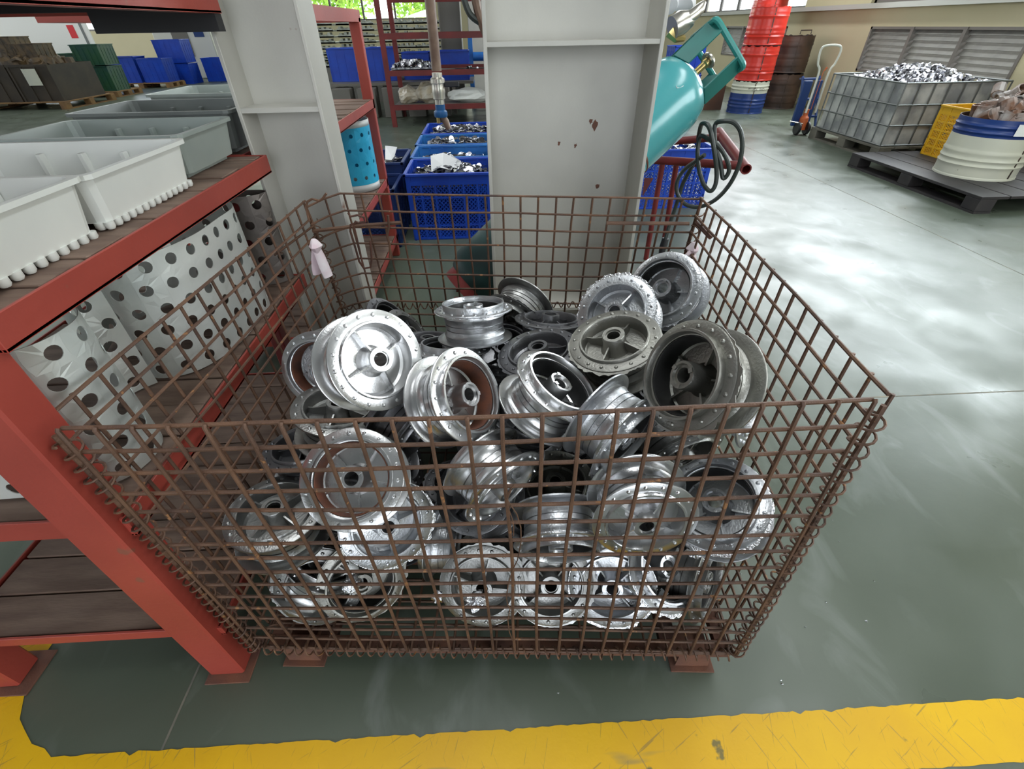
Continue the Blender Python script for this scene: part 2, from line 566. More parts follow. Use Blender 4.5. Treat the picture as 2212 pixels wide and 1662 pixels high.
slab_with_holes(cb, XL, XR, YF, YB, ZC, ZC + 0.1, [(rx - 0.5, rx + 0.5, ry - 1.7, ry + 1.7) for rx, ry in ROOF])
structure('ceiling', cb, M['ceiling'])

# right wall: windows above, louvre bays below
WR = MB()


def wall_x(mb, x0, x1, y0, y1, z0, z1, holes):
    ys = sorted(set([y0, y1] + [h[0] for h in holes] + [h[1] for h in holes]))
    zs = sorted(set([z0, z1] + [h[2] for h in holes] + [h[3] for h in holes]))
    for i in range(len(ys) - 1):
        for j in range(len(zs) - 1):
            cy, cz = (ys[i] + ys[i + 1]) / 2, (zs[j] + zs[j + 1]) / 2
            if any(h[0] < cy < h[1] and h[2] < cz < h[3] for h in holes):
                continue
            mb.box(x0, x1, ys[i], ys[i + 1], zs[j], zs[j + 1])


LOUV = [(5.35, 7.97, 0.60, 1.15), (10.4, 13.2, 0.60, 1.15), (1.2, 3.8, 0.60, 1.15)]
WINR = [(3.0, 8.2, 1.42, 3.6), (10.0, 15.0, 1.40, 3.6), (-4.0, 1.0, 1.42, 3.6)]
wall_x(WR, XR, XR + 0.2, YF, YB, 0, ZC, LOUV + WINR)
wr = structure('wall_right', WR, M['wall'])
link('sill', MB().box(XR - 0.16, XR + 0.02, 2.8, 15.2, 1.36, 1.42), M['wall_white'], wr, smooth=False)
for wi, (y0, y1, z0, z1) in enumerate(WINR):
    fr_ = MB()
    for yy in (y0, y1 - 0.05):
        fr_.box(XR + 0.05, XR + 0.12, yy, yy + 0.05, z0, z1)
    for zz in (z0, z1 - 0.05, (z0 + z1) / 2):
        fr_.box(XR + 0.05, XR + 0.12, y0, y1, zz, zz + 0.05)
    n = int((y1 - y0) / 0.9)
    for k in range(1, n):
        yy = y0 + (y1 - y0) * k / n
        fr_.box(XR + 0.05, XR + 0.12, yy - 0.02, yy + 0.02, z0, z1)
    w = structure('window_%d' % (wi + 1), fr_, M['frame_grey'])
    for k in range(n):
        ya, yb = y0 + (y1 - y0) * k / n, y0 + (y1 - y0) * (k + 1) / n
        link('pane', MB().box(XR + 0.08, XR + 0.084, ya + 0.02, yb - 0.02, z0 + 0.05, z1 - 0.05), M['glass'], w, smooth=False)
slat = MB().box(-0.045, 0.03, 0, 1.0, -0.004, 0.004)
for li, (y0, y1, z0, z1) in enumerate(LOUV):
    fr_ = MB()
    fr_.box(XR - 0.015, XR + 0.06, y0, y0 + 0.035, z0, z1).box(XR - 0.015, XR + 0.06, y1 - 0.035, y1, z0, z1)
    fr_.box(XR - 0.015, XR + 0.10, y0, y1, z1 - 0.03, z1).box(XR - 0.015, XR + 0.10, y0, y1, z0, z0 + 0.03)
    for k in (1, 2):
        yy = y0 + (y1 - y0) * k / 3
        fr_.box(XR - 0.03, XR + 0.05, yy - 0.025, yy + 0.025, z0, z1)
    lv = structure('window_%d' % (li + 5), fr_, M['frame_grey'])
    nsl = 8
    for k in range(3):
        ya, yb = y0 + (y1 - y0) * k / 3 + 0.02, y0 + (y1 - y0) * (k + 1) / 3 - 0.02
        base_me = None
        for s in range(nsl):
            zz = z0 + (z1 - z0) * (s + 0.5) / nsl
            if base_me is None:
                mm = Matrix.Rotation(math.radians(-58), 4, 'Y')
                o = link('slat', MB().box(-0.052, 0.03, 0, yb - ya, -0.003, 0.003, m=mm), M['louver'], lv, smooth=False)
                base_me = o.data
            else:
                o = link('slat', base_me, None, lv, smooth=False)
            o.location = (XR + 0.04, ya, zz)

# back, left and front walls
WB = MB()


def wall_y(mb, x0, x1, y0, y1, z0, z1, holes):
    xs = sorted(set([x0, x1] + [h[0] for h in holes] + [h[1] for h in holes]))
    zs = sorted(set([z0, z1] + [h[2] for h in holes] + [h[3] for h in holes]))
    for i in range(len(xs) - 1):
        for j in range(len(zs) - 1):
            cx, cz = (xs[i] + xs[i + 1]) / 2, (zs[j] + zs[j + 1]) / 2
            if any(h[0] < cx < h[1] and h[2] < cz < h[3] for h in holes):
                continue
            mb.box(xs[i], xs[i + 1], y0, y1, zs[j], zs[j + 1])


WINB = [(-9.0, -1.4, 1.45, 3.7), (-16.5, -11.5, 1.3, 3.7), (1.5, 5.5, 1.45, 3.7)]
wall_y(WB, XL, XR, YB, YB + 0.2, 0, ZC, WINB)
structure('wall_back', WB, M['wall'])
for wi, (x0, x1, z0, z1) in enumerate(WINB):
    fr_ = MB()
    n = int((x1 - x0) / 1.0)
    for k in range(n + 1):
        xx = x0 + (x1 - x0) * k / n
        fr_.box(xx - 0.03, xx + 0.03, YB + 0.05, YB + 0.12, z0, z1)
    for zz in (z0, z1 - 0.05, (z0 + z1) / 2):
        fr_.box(x0, x1, YB + 0.05, YB + 0.12, zz, zz + 0.05)
    w = structure('window_%d' % (wi + 8), fr_, M['frame_grey'])
    for k in range(n):
        xa, xb = x0 + (x1 - x0) * k / n, x0 + (x1 - x0) * (k + 1) / n
        link('pane', MB().box(xa + 0.03, xb - 0.03, YB + 0.08, YB + 0.084, z0 + 0.05, z1 - 0.05), M['glass'], w, smooth=False)
WL = MB()
wall_x(WL, XL - 0.2, XL, YF, YB, 0, ZC, [(8, 18, 1.2, 3.8), (-2, 5, 1.2, 3.8)])
structure('wall_left', WL, M['wall_white'])
WF = MB()
wall_y(WF, XL, XR, YF - 0.2, YF, 0, ZC, [(-1.2, 3.2, 0.0, 3.6), (-12, -6, 1.2, 3.6)])
structure('wall_front', WF, M['wall_white'])
# greenery outside the back windows
for k, (tx, tz, s, lab) in enumerate([(-8.9, 2.2, 1.35, 'bright green tree crown outside the back window, farthest left'),
                                      (-5.2, 2.4, 1.45, 'bright green tree crown outside the back window, in its middle'),
                                      (-1.6, 2.1, 1.4, 'bright green tree crown outside the back window, farthest right')]):
    t = thing('tree', lab, 'tree', (tx, YB + 3.5, 0))
    link('trunk', MB().tube([(0, 0, -0.1), (0.05, 0, tz * 0.5), (0, 0, tz)], [0.16, 0.12, 0.08], 8), M['pipe_brown'], t)
    cr = MB()
    rr = random.Random(k)
    for q in range(1500):
        d = Vector((rr.gauss(0, 1), rr.gauss(0, 1), rr.gauss(0, 1))).normalized() * (rr.random() ** 0.4) * s
        c = Vector((d.x * 1.1, d.y * 0.8, tz + d.z * 0.85))
        a = Vector((rr.gauss(0, 1), rr.gauss(0, 1), rr.gauss(0, 1))).normalized() * 0.13
        b2 = a.orthogonal().normalized() * 0.06
        cr.add([c - a, c + b2, c + a, c - b2], [(0, 1, 2, 3)])
    o = link('crown', cr, M['leaves'], t, smooth=False)

# ------------------------------------------------------------------ steel columns


def channel_column(name, label, x0, x1, y0, dpt, tw, stiff, mtop=ZC):
    t = thing(name, label, 'column', ((x0 + x1) / 2, y0 + dpt / 2, 0))
    ox, oy = (x0 + x1) / 2, y0 + dpt / 2
    w = (x1 - x0) / 2
    for s, nm in ((-1, 'flange'), (1, 'flange')):
        a, b = (-w, -w + tw) if s < 0 else (w - tw, w)
        link(nm, MB().box(a, b, -dpt / 2, dpt / 2, 0.012, mtop, bev=0.0015), M['column'], t)
    link('web', MB().box(-w + tw, w - tw, dpt / 2 - 0.03, dpt / 2 - 0.018, 0.012, mtop), M['column'], t, smooth=False)
    for z in stiff:
        link('stiffener_plate', MB().box(-w + tw, w - tw, -dpt / 2 + 0.004, dpt / 2 - 0.03, z - 0.006, z + 0.006), M['column'], t, smooth=False)
    link('base_plate', MB().box(-w - 0.05, w + 0.05, -dpt / 2 - 0.03, dpt / 2 + 0.06, 0, 0.012), M['rust_plate'], t, smooth=False)
    return t


cl_ = channel_column('steel_column', 'narrow grey painted steel column between the two red racks, paint chipped red', -0.106, 0.125, 0.985, 0.13, 0.010, [0.27, 1.070])
cr_ = channel_column('steel_column', 'wide grey painted steel column in front of the teal gas cylinder', 0.575, 1.121, 1.20, 0.20, 0.012, [0.30, 1.200])
# chipped rust patches on the wide column (thin paint loss, own shape)
for (px, py, s) in ((1285, 270, 0.020), (1243, 315, 0.008), (1208, 310, 0.007), (1290, 402, 0.010), (1276, 262, 0.010)):
    p = at(px, py, 'y', 1.369)
    rr = random.Random(px)
    ring = []
    for k in range(12):
        a = k * math.pi / 6
        r_ = s * (0.5 + 0.7 * rr.random())
        ring.append((p.x - cr_.location.x + r_ * math.cos(a) * 0.8, 0.0695, p.z + r_ * math.sin(a)))
    ring2 = [(q[0], 0.0688, q[2]) for q in ring]
    link('rust_patch', MB().add(ring2, [tuple(range(12))]), M['rust_plate'], cr_, smooth=False)

# ------------------------------------------------------------------ red racks
BX0, BX1 = -0.685, -0.07


def l_post(mb, x, y, sx, sy, w, z1):
    """angle iron post with its outer corner at x,y"""
    a, b = sorted((x, x + sx * w))
    c, d = sorted((y, y + sy * 0.006))
    mb.box(a, b, c, d, 0.006, z1)
    a, b = sorted((x, x + sx * 0.006))
    c, d = sorted((y, y + sy * w))
    mb.box(a, b, c, d, 0.006, z1)


plank_meshes = {}


def shelf(rack, x0, x1, y0, y1, z, rail_h=0.045, plank_w=0.098, red='rack_red', planks=True):
    """four angle rails and loose planks lying across"""
    e = 0.004
    link('side_rail', MB().box(x1 - 0.006, x1, y0, y1, z - rail_h, z, bev=0.001).box(x1 - 0.04, x1, y0, y1, z - rail_h, z - rail_h + 0.005), M[red], rack, smooth=False)
    link('side_rail', MB().box(x0, x0 + 0.006, y0, y1, z - rail_h, z, bev=0.001).box(x0, x0 + 0.04, y0, y1, z - rail_h, z - rail_h + 0.005), M[red], rack, smooth=False)
    link('cross_rail', MB().box(x0 + 0.006, x1 - 0.006, y0, y0 + 0.006, z - rail_h, z, bev=0.001), M[red], rack, smooth=False)
    link('cross_rail', MB().box(x0 + 0.006, x1 - 0.006, y1 - 0.006, y1, z - rail_h, z, bev=0.001), M[red], rack, smooth=False)
    if planks:
        y = y0 + 0.010
        k = 0
        while y < y1 - 0.05:
            w = min(plank_w, y1 - 0.01 - y)
            dz = (k * 37 % 5) * 0.0012
            link('plank', MB().box(x0 + 0.012 + (k % 3) * 0.004, x1 - 0.010 - (k % 2) * 0.003, y, y + w - 0.004, z - 0.022 + dz, z - 0.004 + dz, bev=0.0015), M['plank'], rack, smooth=False)
            y += w
            k += 1


R1 = thing('storage_rack', 'red angle-iron rack on the left holding pale plastic trays and perforated sheets', 'rack', (0, 0, 0))
for (px_, py_, w_) in ((BX1, -0.022, 0.08),):
    link('post', MB().box(-0.152, -0.070, -0.022, 0.042, 0.004, 1.62, bev=0.004), M['rack_red'], R1, smooth=False)
link('post', MB().box(-0.685, -0.605, -0.022, 0.042, 0.004, 1.62, bev=0.004), M['rack_red'], R1, smooth=False)
link('post', MB().box(-0.230, -0.185, 0.925, 0.970, 0.004, 0.915, bev=0.004), M['dark_red'], R1, smooth=False)  # far posts in darker red, shade put into the paint colour
link('post', MB().box(-0.685, -0.640, 0.925, 0.970, 0.004, 0.915, bev=0.004), M['dark_red'], R1, smooth=False)
for (x0, x1) in ((-0.158, -0.052), (-0.700, -0.575)):
    link('foot_plate', MB().box(x0, x1, -0.042, 0.060, 0.0, 0.005, bev=0.001), M['rust_plate'], R1, smooth=False)
    link('foot_plate', MB().box(x0 - 0.04, x1 - 0.12, 0.90, 0.98, 0.0, 0.005, bev=0.001), M['rust_plate'], R1, smooth=False)
for z in (0.195, 0.597, 0.962, 1.325):
    shelf(R1, -0.66, -0.060, 0.03 if z > 0.9 else 0.0, 0.978, z, rail_h=0.047 if z > 0.5 else 0.03)
link('shaded_brace', MB().box(-0.362, -0.066, 0.950, 0.984, 1.243, 1.330).box(-0.640, -0.362, 0.950, 0.984, 1.284, 1.330), M['black'], R1, smooth=False)  # bar shaped and blackened to draw the shade under the top shelf

shelf(R1, -0.66, -0.130, 0.985, 1.31, 0.962)
R2 = thing('storage_rack', 'red angle-iron rack behind the narrow column holding the blue perforated sheet', 'rack', (0, 0, 0))
for (x0, x1, y0) in ((-0.125, -0.070, 2.58), (-0.70, -0.65, 2.58), (-0.20, -0.150, 1.34), (-0.70, -0.65, 1.34)):
    link('post', MB().box(x0, x1, y0, y0 + 0.045, 0.0, 0.88 if y0 < 2 else 1.29, bev=0.003), M['rack_red'], R2, smooth=False)
for z in (0.14, 0.50, 0.925):
    shelf(R2, -0.70, -0.070, 1.32, 2.62, z)
link('top_rail', MB().box(-0.12, -0.07, 1.24, 2.63, 1.27, 1.32).box(-0.70, -0.65, 1.24, 2.63, 1.27, 1.32).box(-0.65, -0.12, 2.58, 2.63, 1.27, 1.32).box(-0.65, -0.12, 1.24, 1.29, 1.27, 1.32), M['rack_red'], R2, smooth=False)


def perforated(name, path, h, hole_r, su, sv, thick, material, parent=None, z0=0.0, lean=None, edge=None):
    """curved sheet with real staggered holes; path = plan polyline (x, y)"""
    P = [Vector((a, b, 0)) for a, b in path]
    # smooth with Catmull-Rom
    Q = []
    for i in range(len(P) - 1):
        p0, p1, p2, p3 = P[max(i - 1, 0)], P[i], P[i + 1], P[min(i + 2, len(P) - 1)]
        for k in range(12):
            t = k / 12
            Q.append(0.5 * ((2 * p1) + (-p0 + p2) * t + (2 * p0 - 5 * p1 + 4 * p2 - p3) * t * t + (-p0 + 3 * p1 - 3 * p2 + p3) * t ** 3))
    Q.append(P[-1])
    S = [0.0]
    for i in range(1, len(Q)):
        S.append(S[-1] + (Q[i] - Q[i - 1]).length)
    L = S[-1]

    def pos(u):
        u = max(0.0, min(L, u))
        lo = 0
        hi = len(S) - 1
        while hi - lo > 1:
            mid = (lo + hi) // 2
            if S[mid] <= u:
                lo = mid
            else:
                hi = mid
        t = (u - S[lo]) / max(1e-9, S[hi] - S[lo])
        return Q[lo].lerp(Q[hi], t)
    nu = max(1, int(L / su))
    nv = max(1, int(h / sv))
    du, dv = L / nu, h / nv
    mb = MB()
    K = 16

    def pt(u, v):
        p = pos(u)
        q = Vector((p.x, p.y, z0 + v))
        if lean:
            q += Vector((lean[0] * v, lean[1] * v, 0))
        return q
    for i in range(nu):
        off = 0.0
        for j in range(nv):
            u0, v0 = i * du, j * dv
            sh = 0.18 * du * (1 if j % 2 else -1)
            cu, cv = u0 + du / 2 + sh, v0 + dv / 2
            outer = []
            inner = []
            for k in range(K):
                a = 2 * math.pi * (k + 0.5) / K
                c, s = math.cos(a), math.sin(a)
                inner.append((cu + hole_r * c, cv + hole_r * s))
                # ray to the cell border
                tx = ((u0 + du - cu) / c) if c > 0 else ((u0 - cu) / c)
                ty = ((v0 + dv - cv) / s) if s > 0 else ((v0 - cv) / s)
                t = min(tx, ty)
                outer.append((cu + c * t, cv + s * t))
            vs = [pt(*o) for o in outer] + [pt(*o) for o in inner]
            fs = [(k, (k + 1) % K, K + (k + 1) % K, K + k) for k in range(K)]
            mb.add(vs, fs)
            # corner fill triangles
            for (qu, qv) in ((u0, v0), (u0 + du, v0), (u0 + du, v0 + dv), (u0, v0 + dv)):
                best = sorted(range(K), key=lambda k: (outer[k][0] - qu) ** 2 + (outer[k][1] - qv) ** 2)
                cand = [k for k in range(K) if True]
                # pick the adjacent pair spanning the corner
                for k in range(K):
                    k2 = (k + 1) % K
                    onu = abs(outer[k][0] - qu) < 1e-7 and abs(outer[k2][1] - qv) < 1e-7
                    onv = abs(outer[k][1] - qv) < 1e-7 and abs(outer[k2][0] - qu) < 1e-7
                    if onu or onv:
                        mb.add([pt(*outer[k]), pt(qu, qv), pt(*outer[k2])], [(0, 1, 2)])
                        break
    o = link(name, mb, material, parent, smooth=False)
    sm = o.modifiers.new('thickness', 'SOLIDIFY')
    sm.thickness = thick
    sm.offset = 0
    return o


sa = perforated('perforated_sheet', [(-0.50, 0.10), (-0.40, 0.055), (-0.28, 0.055), (-0.17, 0.062), (-0.102, 0.10), (-0.092, 0.175), (-0.14, 0.235), (-0.22, 0.285), (-0.25, 0.34), (-0.215, 0.385)],
                0.285, 0.0125, 0.056, 0.047, 0.0016, M['sheet'], z0=0.600)
tag(sa, 'curled bright perforated metal sheet on the middle shelf beside the near red post', 'sheet')
sb = perforated('perforated_sheet', [(-0.30, 0.47), (-0.235, 0.405), (-0.16, 0.415), (-0.115, 0.47), (-0.09, 0.56), (-0.088, 0.66), (-0.09, 0.75), (-0.14, 0.82), (-0.25, 0.85), (-0.38, 0.80), (-0.45, 0.66), (-0.42, 0.52)],
                0.285, 0.0125, 0.052, 0.045, 0.0016, M['sheet'], z0=0.600)
tag(sb, 'rolled bright perforated metal sheet standing in the middle of the shelf under the trays', 'sheet')
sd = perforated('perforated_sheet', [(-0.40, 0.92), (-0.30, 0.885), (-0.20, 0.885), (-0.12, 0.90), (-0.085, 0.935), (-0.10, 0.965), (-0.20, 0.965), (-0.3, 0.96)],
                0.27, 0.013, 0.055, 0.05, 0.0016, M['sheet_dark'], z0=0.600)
tag(sd, 'shade-darkened perforated metal sheet at the far end of the shelf by the narrow column', 'sheet')
bs = thing('perforated_sheet', 'bright blue rolled sheet with round holes and white rims on the rear rack', 'sheet', (0, 0, 0))
cxs, cys, rs = -0.205, 2.40, 0.128
circ = [(cxs + rs * math.cos(a), cys + rs * math.sin(a)) for a in [math.radians(-200 + 26 * k) for k in range(13)]]
perforated('blue_band', circ, 0.285, 0.0100, 0.062, 0.057, 0.002, M['sheet_blue'], bs, z0=0.540)
for zz, hh in ((0.503, 0.037), (0.825, 0.03)):
    mb = MB()
    pts = [(cxs + rs * math.cos(math.radians(-200 + 6.5 * k)), cys + rs * math.sin(math.radians(-200 + 6.5 * k))) for k in range(49)]
    vs = [(p[0], p[1], zz) for p in pts] + [(p[0], p[1], zz + hh) for p in pts]
    mb.add(vs, [(i, i + 1, i + 50, i + 49) for i in range(48)])
    o = link('white_rim', mb, M['white_edge'], bs)
    sm = o.modifiers.new('thickness', 'SOLIDIFY')
    sm.thickness = 0.002


def tray(label, x0, x1, y0, y1, z0, h, mt, nubs=True, ribs=True, flare=0.012):
    t = thing('plastic_tray', label, 'tray', ((x0 + x1) / 2, (y0 + y1) / 2, z0))
    hx, hy = (x1 - x0) / 2, (y1 - y0) / 2
    th = 0.005

    def loop(ix, z, c=0.018):
        a, b = hx - ix, hy - ix
        return [(-a + c, -b, z), (a - c, -b, z), (a - c * .3, -b + c * .3, z), (a, -b + c, z), (a, b - c, z), (a - c * .3, b - c * .3, z), (a - c, b, z), (-a + c, b, z),
                (-a + c * .3, b - c * .3, z), (-a, b - c, z), (-a, -b + c, z), (-a + c * .3, -b + c * .3, z)]
    zb = 0.012
    loops = [loop(flare, zb), loop(0.002, h - 0.008), loop(-0.006, h - 0.008), loop(-0.006, h), loop(th, h), loop(flare + th, zb + th)]
    mb = MB()
    vs = [p for l in loops for p in l]
    n = 12
    fs = [tuple(reversed(range(n)))]
    for k in range(len(loops) - 1):
        for j in range(n):
            fs.append((k * n + j, k * n + (j + 1) % n, (k + 1) * n + (j + 1) % n, (k + 1) * n + j))
    fs.append(tuple(range((len(loops) - 1) * n, len(loops) * n)))
    mb.add(vs, fs)
    link('tray_body', mb, mt, t, smooth=False)
    if nubs:
        nb = None
        cnt = int((y1 - y0) / 0.023)
        for k in range(cnt):
            yy = -hy + 0.02 + k * (2 * hy - 0.04) / max(1, cnt - 1)
            if nb is None:
                nb = MB().lathe([(0.0, 0.0), (0.006, 0.0), (0.0085, 0.004), (0.0085, 0.013), (0.0, 0.013)], 10).mesh('foot_nub')
                nb.materials.append(mt)
            link('foot_nub', nb, None, t, smooth=True, loc=(hx - flare - 0.004, yy, 0.0))
        cnt = 8
        for k in range(cnt):
            xx = -hx + 0.03 + k * (2 * hx - 0.06) / (cnt - 1)
            link('foot_nub', nb, None, t, smooth=True, loc=(xx, -hy + flare + 0.004, 0.0))
    else:
        link('foot_rim', MB().box(-hx + 0.03, hx - 0.03, -hy + 0.03, hy - 0.03, 0, zb), mt, t, smooth=False)
    if ribs:
        for k, xx in enumerate((-0.09, -0.0, 0.09, 0.17)):
            if xx < hx - 0.05:
                link('inner_rib', MB().box(xx, xx + 0.010, hy - flare - 0.014, hy - flare + 0.002, 0.017, h - 0.02, bev=0.001), mt, t, smooth=False)
    return t


ZS = 0.962
tray('white knob-based plastic tray cut by the left edge of the photo', -0.56, -0.098, 0.02, 0.340, ZS, 0.098, M['tray_white'])
tray('white plastic tray with knobbed base, second from the near red post', -0.55, -0.100, 0.352, 0.675, ZS, 0.095, M['tray_white'])
tray('pale green-grey plastic tray, third along the shelf', -0.55, -0.125, 0.700, 0.972, ZS, 0.098, M['tray_grey'], nubs=False)
tray('dark grey plastic tray, fourth along the top shelf, beside the narrow column', -0.57, -0.135, 0.995, 1.285, ZS, 0.110, M['tray_dark'], nubs=False)
tray('deep grey plastic tray on the rear rack beyond the narrow column', -0.56, -0.16, 1.36, 1.66, 0.925, 0.155, M['tray_grey'], nubs=False)


# ------------------------------------------------------------------ the wire cage
TH = 0.066
ZF = 0.09
CAGE = thing('wire_mesh_cage', 'rusty open-top wire mesh cage full of cast wheel hubs', 'cage', (0, 0, ZF), (0, 0, -TH))
CW, CD, CH = 1.1, 0.98, 0.75
RW = 0.0033


def bil(c00, c10, c01, c11, s, t):
    return (Vector(c00) * (1 - s) * (1 - t) + Vector(c10) * s * (1 - t) + Vector(c01) * (1 - s) * t + Vector(c11) * s * t)


def panel(name, c00, c10, c01, c11, nu, nv, out, seed, skip_h=(), bulge=0.0, crush=None, top_hook=False):
    """c00 bottom-start, c10 bottom-end, c01 top-start, c11 top-end; wires are single bars"""
    p = empty(name, parent=CAGE)
    out = Vector(out)

    def P(s, t, layer):
        q = bil(c00, c10, c01, c11, s, t)
        w = noise.noise(Vector((s * 2.3 + seed, t * 1.7, 0))) * 0.006
        q = q + out * (w + layer * RW * 0.9 + bulge * math.sin(math.pi * s) * t)
        if crush:
            q = q + crush(s, t)
        return q
    rr = random.Random(seed)
    for i in range(nu + 1):
        s = i / nu
        k1, k2 = rr.uniform(-1, 1) * 0.0022, rr.uniform(-1, 1) * 0.0022
        pts = []
        n = 18
        for j in range(n + 1):
            t = j / n
            q = P(s + (k1 * math.sin(t * 5 + seed) + k2 * math.sin(t * 9)) / 1.0, t, 1)
            pts.append(q)
        if top_hook:
            pts.append(pts[-1] + Vector((0, 0, RW * 0.8)) - out * RW * 0.8)
        link('upright_wire', MB().tube(pts, RW, 6), M['rust'], p)
    for j in range(nv + 1):
        if j in skip_h:
            continue
        t = j / nv
        k1, k2 = rr.uniform(-1, 1) * 0.0016, rr.uniform(-1, 1) * 0.0016
        pts = []
        n = 24
        for i in range(n + 1):
            s = i / n
            q = P(s, t + k1 * math.sin(s * 7 + j) + k2 * math.sin(s * 15), -1)
            pts.append(q)
        link('level_wire', MB().tube(pts, RW, 6), M['rust'], p)
    return P


pf = panel('front_panel', (-0.012, 0, 0), (1.1, 0, 0), (-0.021, -0.017, 0.727), (1.094, 0.025, 0.743), 22, 15, (0, -1, 0), 3, bulge=0.004, top_hook=True)
pr = panel('right_panel', (1.104, 0, 0), (1.104, CD, 0), (1.147, 0.060, 0.728), (1.124, 0.898, 0.763), 17, 15, (1, 0, 0), 11)
pl = panel('left_panel', (-0.012, 0, 0), (-0.006, CD, 0), (-0.077, 0.020, 0.717), (-0.022, 0.906, 0.761), 17, 15, (-1, 0, 0), 17)


def crush_b(s, t):
    k = max(0.0, 1 - s / 0.07)
    return Vector((0.0, -0.045 * k * t, -0.03 * k * t))


pb = panel('back_panel', (0.0, CD, 0), (1.1, CD, 0), (-0.018, 0.936, 0.776), (1.126, 0.905, 0.757), 22, 15, (0, 1, 0), 23, crush=crush_b)
# floor mesh of the cage
fm = empty('base_panel', parent=CAGE)
for i in range(23):
    x = i * CW / 22
    link('base_wire', MB().tube([(x, -0.003, 0.004), (x, CD * 0.5, 0.001), (x, CD, 0.004)], RW, 6), M['rust'], fm)
for j in range(18):
    y = j * CD / 17
    link('base_wire', MB().tube([(-0.003, y, -0.002), (CW * 0.5, y, -0.004), (CW, y, -0.002)], RW, 6), M['rust'], fm)


def spiral(p0, p1, rad, pitch, phase=0.0, seed=1, name='corner_spiral', rw=0.0021, path=None):
    p0, p1 = Vector(p0), Vector(p1)
    ax = (p1 - p0)
    L = ax.length
    ax.normalize()
    a = ax.orthogonal().normalized()
    b = ax.cross(a)
    turns = L / pitch
    n = int(turns * 12)
    pts = []
    for k in range(n + 1):
        t = k / n
        ang = phase + 2 * math.pi * turns * t
        wob = 1 + 0.18 * noise.noise(Vector((t * 14, seed, 0)))
        c = path(t) if path else p0.lerp(p1, t)
        pts.append(c + (a * math.cos(ang) + b * math.sin(ang)) * rad * wob)
    return link(name, MB().tube(pts, rw, 5), M['rust'], CAGE)


spiral((-0.018, -0.003, 0.0), (-0.052, 0.0, 0.69), 0.0155, 0.025, seed=2)
spiral((1.104, 0.0, 0.0), (1.120, 0.040, 0.715), 0.0155, 0.027, seed=3)
spiral((-0.01, CD, 0.0), (-0.02, 0.925, 0.70), 0.012, 0.027, seed=4)
spiral((1.105, CD, 0.0), (1.126, 0.90, 0.72), 0.012, 0.027, seed=5)
spiral((0, -0.002, -0.002), (CW, -0.002, -0.002), 0.013, 0.0245, seed=6, name='base_spiral')
spiral((1.103, 0.0, -0.002), (1.103, CD, -0.002), 0.012, 0.0245, seed=7, name='base_spiral')
spiral((0, 0.0, -0.002), (0, CD, -0.002), 0.012, 0.0245, seed=8, name='base_spiral')
# the hinge spiral half-way up the back panel
zh = 7
h0, h1 = pb(0.01, 8 / 15, 0), pb(0.99, 8 / 15, 0)
spiral(h0, h1, 0.010, 0.026, seed=9, name='hinge_spiral')
# corner rods
link('corner_rod', MB().tube([(-0.022, -0.006, -0.006), (-0.036, -0.004, 0.35), (-0.060, 0.0, 0.70)], 0.0042, 6), M['rust'], CAGE)
link('corner_rod', MB().tube([(1.106, -0.004, -0.006), (1.113, 0.018, 0.35), (1.128, 0.045, 0.72)], 0.0042, 6), M['rust'], CAGE)
# base frame: angle iron all round, three cross channels
for (x0, x1, y0, y1) in ((0.0, CW, 0.003, 0.033), (0.0, CW, CD - 0.033, CD - 0.003), (0.0, 0.03, 0.033, CD - 0.033), (CW - 0.03, CW, 0.033, CD - 0.033)):
    link('frame_rail', MB().box(x0, x1, y0, y1, -0.030, -0.007, bev=0.001), M['rust_plate'], CAGE, smooth=False)
for y in (0.25, 0.49, 0.73):
    link('cross_channel', MB().box(0.03, CW - 0.03, y - 0.02, y + 0.02, -0.028, -0.008, bev=0.001), M['rust_plate'], CAGE, smooth=False)
for x in (0.14, 0.96):
    link('cross_channel', MB().box(x - 0.02, x + 0.02, 0.033, CD - 0.033, -0.028, -0.0085, bev=0.001), M['rust_dark'], CAGE, smooth=False)
for (fx, fy) in ((0.030, 0.005), (0.985, 0.005), (0.030, CD - 0.075), (0.985, CD - 0.075)):
    ft = link('foot', MB().add([(fx, fy, -0.03), (fx + 0.072, fy, -0.03), (fx + 0.072, fy + 0.07, -0.03), (fx, fy + 0.07, -0.03),
                                (fx, fy, -0.086), (fx + 0.080, fy, -0.086), (fx + 0.080, fy + 0.07, -0.086), (fx, fy + 0.07, -0.086)],
                               [(0, 1, 2, 3), (7, 6, 5, 4), (0, 4, 5, 1), (1, 5, 6, 2), (2, 6, 7, 3), (3, 7, 4, 0)]), M['rust_plate'], CAGE, smooth=False)
    link('foot_plate', MB().box(fx - 0.012, fx + 0.092, fy - 0.014, fy + 0.085, -0.0895, -0.0855, bev=0.001), M['rust_plate'], ft, smooth=False)
# latch bars and hooks at the top of the back corners
link('latch_bar', MB().tube([(-0.02, 0.90, 0.675), (0.12, 0.925, 0.682), (0.245, 0.925, 0.690)], 0.0060, 6), M['rust'], CAGE)
link('latch_bar', MB().tube([(-0.015, 0.90, 0.690), (-0.045, 0.70, 0.684)], 0.0060, 6, flat=0.5), M['rust'], CAGE)
link('latch_bar', MB().tube([(0.86, 0.905, 0.690), (1.10, 0.895, 0.690)], 0.0060, 6, flat=0.5), M['rust'], CAGE)
link('latch_bar', MB().tube([(1.118, 0.895, 0.694), (1.126, 0.78, 0.690)], 0.0060, 6, flat=0.6), M['rust_dark'], CAGE)


def cg(px, py, y):
    """photo pixel -> cage coordinates at world Y = y"""
    p = at(px, py, 'y', y)
    c, s = math.cos(TH), math.sin(TH)
    return Vector((p.x * c - p.y * s, p.x * s + p.y * c, p.z - ZF))


